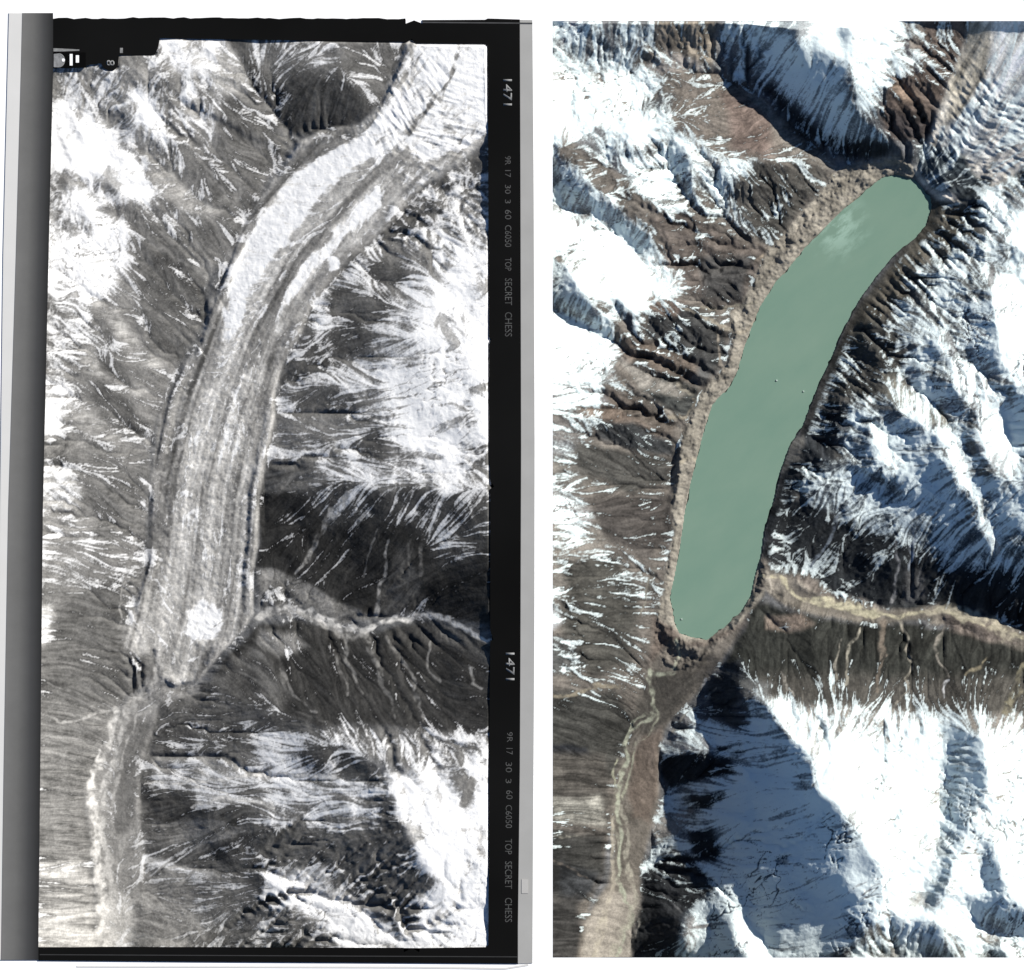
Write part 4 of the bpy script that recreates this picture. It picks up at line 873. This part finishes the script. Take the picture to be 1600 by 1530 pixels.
# lake water
def lake_material():
    m, n, l, b = new_mat('milky_lake_water')
    b.inputs['Roughness'].default_value = .35; b.inputs['Specular IOR Level'].default_value = .25
    tc = n.new('ShaderNodeTexCoord')
    mp = n.new('ShaderNodeMapping'); mp.vector_type = 'TEXTURE'; mp.inputs['Rotation'].default_value = (0, 0, R_(42)); mp.inputs['Scale'].default_value = (2.2, 1.0, 1)
    l.new(tc.outputs['Object'], mp.inputs[0])
    nz = n.new('ShaderNodeTexNoise'); nz.inputs['Scale'].default_value = 1.6; nz.inputs['Detail'].default_value = 8; nz.inputs['Roughness'].default_value = .65; l.new(mp.outputs[0], nz.inputs['Vector'])
    cr = n.new('ShaderNodeValToRGB'); e = cr.color_ramp.elements
    e[0].position = .32; e[0].color = (.150, .240, .184, 1); e[1].position = .70; e[1].color = (.176, .262, .200, 1)
    l.new(nz.outputs['Fac'], cr.inputs[0])
    # pale meltwater plume by the upper west shore
    gd = n.new('ShaderNodeVectorMath'); gd.operation = 'DISTANCE'; gd.inputs[1].default_value = (wx(1308), wy(352), LAKE_Z)
    l.new(tc.outputs['Object'], gd.inputs[0])
    mr = n.new('ShaderNodeMapRange'); mr.inputs['From Min'].default_value = .62; mr.inputs['From Max'].default_value = .0; l.new(gd.outputs['Value'], mr.inputs['Value'])
    n3 = n.new('ShaderNodeTexNoise'); n3.inputs['Scale'].default_value = 5.0; n3.inputs['Detail'].default_value = 8; n3.inputs['Roughness'].default_value = .65; l.new(mp.outputs[0], n3.inputs['Vector'])
    r3 = n.new('ShaderNodeMapRange'); r3.inputs['From Min'].default_value = .46; r3.inputs['From Max'].default_value = .58; l.new(n3.outputs['Fac'], r3.inputs['Value'])
    mu = n.new('ShaderNodeMath'); mu.operation = 'MULTIPLY'; l.new(mr.outputs[0], mu.inputs[0]); l.new(r3.outputs[0], mu.inputs[1])
    mx = n.new('ShaderNodeMix'); mx.data_type = 'RGBA'; l.new(mu.outputs[0], mx.inputs[0]); l.new(cr.outputs[0], mx.inputs[6]); mx.inputs[7].default_value = (.31, .44, .36, 1)
    l.new(mx.outputs[2], b.inputs['Base Color'])
    return m
random.seed(4)
shore = []
for i in range(len(R_LAKE)):
    (xa, ya), (xb, yb) = R_LAKE[i], R_LAKE[(i + 1) % len(R_LAKE)]
    for t in (0, .2, .4, .6, .8):
        shore.append((xa + (xb - xa) * t + (random.uniform(-2, 2) if t else 0), ya + (yb - ya) * t + (random.uniform(-2, 2) if t else 0)))
me = flat_mesh('lake', shore, [], LAKE_Z - .01, LAKE_Z)
add_obj('lake', me, lake_material(), None, 'long green glacial lake filling the valley of the colour picture', 'lake', 'structure')

# ------------------------------------------------------------------ white page and film sheet
page_holes = [[(70, 48), (775, 48), (778, 1490), (40, 1490), (46, 800)]]
me = flat_mesh('page', [(-500,-500),(1650,-500),(1650,32),(1649,33),(863.5,33),(863.5,1496.5),(1649,1496.5),(1650,1497),(1650,2030),(-500,2030)], [page_holes[0]], -.03, 0.0)
add_obj('page', me, M_page, None, 'plain white page on which both pictures lie', 'page', 'structure')

film = bpy.data.objects.new('film_sheet', None); col.objects.link(film)
film['label'] = 'black bordered aerial film sheet with grey margins framing the monochrome valley'; film['category'] = 'film'
film.location = (wx(415), wy(1505), 0)
def fpart(name, me, mat, label=None, parent=None):
    o = add_obj(name, me, mat, None, label)
    p = parent or film
    o.parent = p
    # geometry is authored in scene coordinates
    off = Vector(film.location)
    me.transform(__import__('mathutils').Matrix.Translation(-off))
    return o
random.seed(9)
top = []
x = 82
while x < 640:
    top.append((x, 27 + .004 * x + random.uniform(-1.2, 1.2) + (1.5 if x < 200 else 0))); x += random.uniform(6, 15)
outer = ([(80, 29.5)] + top[1:] + [(634, 31.5), (634, 37), (647, 32), (660, 37), (660, 31.5), (758, 31), (762, 29), (812, 30.5), (813, 300), (814, 700), (813, 1000), (812, 1200), (809, 1450), (809, 1506), (300, 1503), (60, 1501)]
         + [(60, 1480), (63, 1200), (67, 800), (76, 400), (80, 107)])
bottom_notch = [(763, 1477), (759, 1480), (656, 1481.5), (655, 1488), (644, 1481.5), (631, 1488), (630.5, 1481), (60, 1480)]
hole_f = [(250, 60), (635, 66), (644, 61), (647, 66), (650, 68), (758, 69), (762, 73), (763, 300), (764, 528), (768, 530), (764, 538), (764, 700), (766, 752), (772, 760), (766, 765), (766, 985), (771, 1000), (766, 1001), (764, 1200)] + bottom_notch[:-1]
# the picture opening reaches the grey margin on the left, so the black border is a U with a notched top
border = ([(83, 29.5)] + top[1:] + [(634, 31.5), (634, 37), (647, 32), (660, 37), (660, 31.5), (758, 31), (762, 29), (812, 30.5), (813, 300), (814, 700), (813, 1000), (812, 1200), (809, 1450), (809, 1506), (300, 1503), (60, 1501), (60, 1480)]
          + [(630.5, 1481), (631, 1488), (644, 1481.5), (655, 1488), (656, 1481.5), (759, 1480), (763, 1477), (764, 1200), (766, 1001), (771, 1000), (766, 985), (766, 765), (772, 760), (766, 752), (764, 700), (764, 538), (768, 530), (764, 528), (763, 300), (762, 73), (758, 69), (650, 68), (647, 66), (644, 61), (635, 66), (250, 60), (247, 75), (242, 86), (186, 86), (184, 105), (178, 110), (168, 110), (162, 106), (158, 99), (136, 102), (134, 106), (83, 107)])
fpart('border', flat_mesh('border', border, [], .0, .016), M_black)
def margin_material():
    m, n, l, b = new_mat('grey_film_margin')
    b.inputs['Roughness'].default_value = .6; b.inputs['Specular IOR Level'].default_value = .2
    at = n.new('ShaderNodeAttribute'); at.attribute_name = 'fog'
    cr = n.new('ShaderNodeValToRGB'); e = cr.color_ramp.elements
    e[0].position = 0; e[0].color = (.150, .147, .140, 1); e[1].position = 1; e[1].color = (.016, .016, .016, 1)
    q = e.new(.35); q.color = (.118, .116, .110, 1); q = e.new(.7); q.color = (.05, .05, .05, 1)
    tc = n.new('ShaderNodeTexCoord'); nz = n.new('ShaderNodeTexNoise'); nz.inputs['Scale'].default_value = 1.4; nz.inputs['Detail'].default_value = 10; nz.inputs['Roughness'].default_value = .75
    mr = n.new('ShaderNodeMapRange'); mr.inputs['To Min'].default_value = .8; mr.inputs['To Max'].default_value = 1.2
    sc = n.new('ShaderNodeVectorMath'); sc.operation = 'SCALE'
    l.new(tc.outputs['Object'], nz.inputs['Vector']); l.new(nz.outputs['Fac'], mr.inputs['Value']); l.new(at.outputs['Fac'], cr.inputs[0])
    l.new(cr.outputs[0], sc.inputs[0]); l.new(mr.outputs[0], sc.inputs['Scale']); l.new(sc.outputs[0], b.inputs['Base Color'])
    return m
# left margin: fogged film that gets denser towards the picture
rows = [(20.5, 35, 83), (107, 33, 83), (400, 25, 76), (800, 13, 67), (1200, 6, 63), (1480, 2, 60), (1500, 1.5, 60)]
V = []; D = []; F = []; NC = 14
for y, xa, xb in rows:
    for k in range(NC + 1):
        t = k / NC; V.append((wx(xa + (xb - xa) * t), wy(y), .016)); D.append(t)
for r in range(len(rows) - 1):
    for k in range(NC):
        a = r * (NC + 1) + k; F.append((a, a + NC + 1, a + NC + 2, a + 1))
n0 = len(V)
V += [(x, y, 0) for x, y, z in V]; D += D
ring = [k for k in range(NC + 1)] + [r * (NC + 1) + NC for r in range(1, len(rows))] + [(len(rows) - 1) * (NC + 1) + k for k in range(NC - 1, -1, -1)] + [r * (NC + 1) for r in range(len(rows) - 2, 0, -1)]
for i in range(len(ring)):
    a, b = ring[i], ring[(i + 1) % len(ring)]; F.append((a, b, b + n0, a + n0))
me = bpy.data.meshes.new('margin'); me.from_pydata(V, [], F); me.update()
at = me.attributes.new('fog', 'FLOAT', 'POINT'); at.data.foreach_set('value', D)
fpart('margin', me, margin_material(), 'grey fogged left margin of the film')
fpart('edge_strip', flat_mesh('edge_strip', [(14, 20.5), (35, 20.5), (25, 400), (13, 800), (6, 1200), (1.5, 1500), (-6, 1500), (-4, 1200), (0, 800), (5, 400)], [], 0, .012), M_lightstrip, 'pale grey strip along the left film edge')
fpart('edge_strip', flat_mesh('edge_strip', [(812.3, 31), (832, 31.5), (834, 300), (835.5, 700), (835, 1000), (833, 1300), (832, 1505), (809.3, 1506), (809.3, 1450), (812.3, 1200), (813.3, 1000), (814.3, 700), (813.3, 300)], [], 0, .012), M_greystrip, 'plain grey strip along the right film edge')
fpart('splice_mark', flat_mesh('splice_mark', [(815, 1374), (825, 1374), (825, 1396), (815, 1396)], [], .012, .018), plain_mat('splice_print', (.40, .39, .37), .8, .05, .15, 5))
fpart('scratch', flat_mesh('scratch', [(62, 1491), (809, 1494.5), (809, 1496), (62, 1492.5)], [], .016, .019), plain_mat('scratched_film', (.03, .03, .03), .6, .2, .3, 6))
fpart('scratch', flat_mesh('scratch', [(660, 34), (832, 35.5), (832, 37.5), (660, 36)], [], .016, .019), plain_mat('pale_scratch', (.055, .055, .055), .6, .2, .5, 6))

def text_mesh(txt, x_lo, x_hi, y_lo, y_hi, bold=0.0, z=.020):
    """lettering that reads downwards, fitted to a box in photo pixels"""
    cu = bpy.data.curves.new('lettering', 'FONT'); cu.body = txt; cu.size = 1.0; cu.extrude = 0; cu.offset = bold; cu.resolution_u = 3
    o = bpy.data.objects.new('tmp', cu); col.objects.link(o)
    dg = bpy.context.evaluated_depsgraph_get()
    me = bpy.data.meshes.new_from_object(o.evaluated_get(dg)); bpy.data.objects.remove(o); bpy.data.curves.remove(cu)
    xs = [v.co.x for v in me.vertices]; ys = [v.co.y for v in me.vertices]
    ax, bx2, ay, by2 = min(xs), max(xs), min(ys), max(ys)
    for v in me.vertices:
        u = (v.co.x - ax) / (bx2 - ax + 1e-9); w = (v.co.y - ay) / (by2 - ay + 1e-9)
        v.co = (wx(x_lo + (x_hi - x_lo) * w), wy(y_lo + (y_hi - y_lo) * u), z)
    bm = bmesh.new(); bm.from_mesh(me)
    r = bmesh.ops.extrude_face_region(bm, geom=bm.faces[:])
    for v in r['geom']:
        if isinstance(v, bmesh.types.BMVert): v.co.z -= .003
    bmesh.ops.recalc_face_normals(bm, faces=bm.faces); bm.to_mesh(me); bm.free()
    return me
for w, xa, xb, ya, yb in [('1471', 786, 800, 124, 165), ('1471', 790, 804, 1020, 1063)]:
    fpart('frame_number', text_mesh(w, xa, xb, ya, yb, .012), M_letter2)
for w, xa, xb, ya, yb in [('9R', 789, 798, 244, 258), ('17', 789, 798, 266, 277), ('30', 789, 798, 289, 303), ('3', 789, 798, 312, 318), ('60', 789, 799, 328, 343), ('C6050', 789, 799, 352, 386),
                          ('TOP', 789, 799, 403, 423), ('SECRET', 789, 800, 435, 477), ('CHESS', 789, 800, 488, 526),
                          ('9R', 792, 801, 1144, 1160), ('17', 791, 801, 1169, 1179), ('30', 790, 800, 1191, 1207), ('3', 790, 799, 1217, 1224), ('60', 791, 801, 1235, 1249), ('C6050', 790, 800, 1258, 1294),
                          ('TOP', 789, 800, 1311, 1335), ('SECRET', 789, 800, 1346, 1389), ('CHESS', 789, 800, 1403, 1441)]:
    fpart('lettering', text_mesh(w, xa, xb, ya, yb), M_letter)
# data window in the upper left corner
def disc(cx, cy, r, n=24): return [(cx + r * math.cos(2 * math.pi * k / n), cy + r * math.sin(2 * math.pi * k / n)) for k in range(n)]
fpart('data_window', flat_mesh('data_window', [(83.5, 82), (134, 82), (134, 106), (83.5, 106.5)], [], .016, .019), M_black2)
dial = fpart('clock_dial', flat_mesh('clock_dial', [(84, 84.5)] + [(92 + 9.5 * math.cos(a), 94.5 + 11 * math.sin(a)) for a in [(-1.45 + 2.95 * k / 14) for k in range(15)]] + [(84, 105)], [], .019, .023), M_dial)
fpart('clock_rim', flat_mesh('clock_rim', [(92 + 9.5 * math.cos(a), 94.5 + 11 * math.sin(a)) for a in [(-1.5 + 3.0 * k / 18) for k in range(19)]] + [(92 + 7.7 * math.cos(a), 94.5 + 9.2 * math.sin(a)) for a in [(1.5 - 3.0 * k / 18) for k in range(19)]], [], .023, .026), M_letter2, None, dial)
fpart('clock_glint', flat_mesh('clock_glint', disc(99, 94, 2.6, 12), [], .023, .027), M_whitemark, None, dial)
fpart('data_bar', flat_mesh('data_bar', [(109, 84.5), (113.5, 84.5), (113.5, 102.5), (109, 102.5)], [], .019, .023), M_whitemark)
fpart('data_bar', flat_mesh('data_bar', [(118.5, 86.5), (123.5, 86.5), (123.5, 98), (118.5, 98)], [], .019, .023), M_whitemark)
fpart('data_bar', flat_mesh('data_bar', [(83.5, 75.5), (97, 76), (124, 77.5), (124, 79.5), (97, 80.5), (83.5, 80.5)], [], .016, .019), M_letter2)
fpart('data_bar', flat_mesh('data_bar', [(187.5, 75), (192, 75), (192, 83), (187.5, 83)], [], .016, .019), M_letter2)
fpart('counter_number', text_mesh('8', 166, 179, 94, 103, .01), M_letter2)
fpart('edge_shadow_strip', flat_mesh('edge_shadow_strip', [(120, 1509.5), (640, 1510), (790, 1512), (826, 1506), (826, 1509), (790, 1515), (640, 1513), (120, 1511.5)], [], 0, .006), M_lightstrip)  # thin pale strip added for the grey shadow line below the film

# ice floes on the lake
M_ice = plain_mat('ice', (.45, .52, .47), .5, .3, .08, 12)
for (x, y, r, lb) in [(1215, 594, 1.5, 'tiny white ice floe in mid lake where the green lake narrows'), (1257, 611, 1.2, 'tiny white ice floe close to the east shore of the green lake'), (1066, 968, 1.2, 'tiny pale ice floe near the lower left shore of the green lake')]:
    pts = [(x + r * random.uniform(.7, 1.3) * math.cos(a), y + r * random.uniform(.6, 1.1) * math.sin(a)) for a in [k * math.pi / 4 for k in range(8)]]
    me = flat_mesh('ice_floe', pts, [], LAKE_Z - .006, LAKE_Z + .015)
    add_obj('ice_floe', me, M_ice, None, lb, 'ice', None, 'ice floes on the green lake')
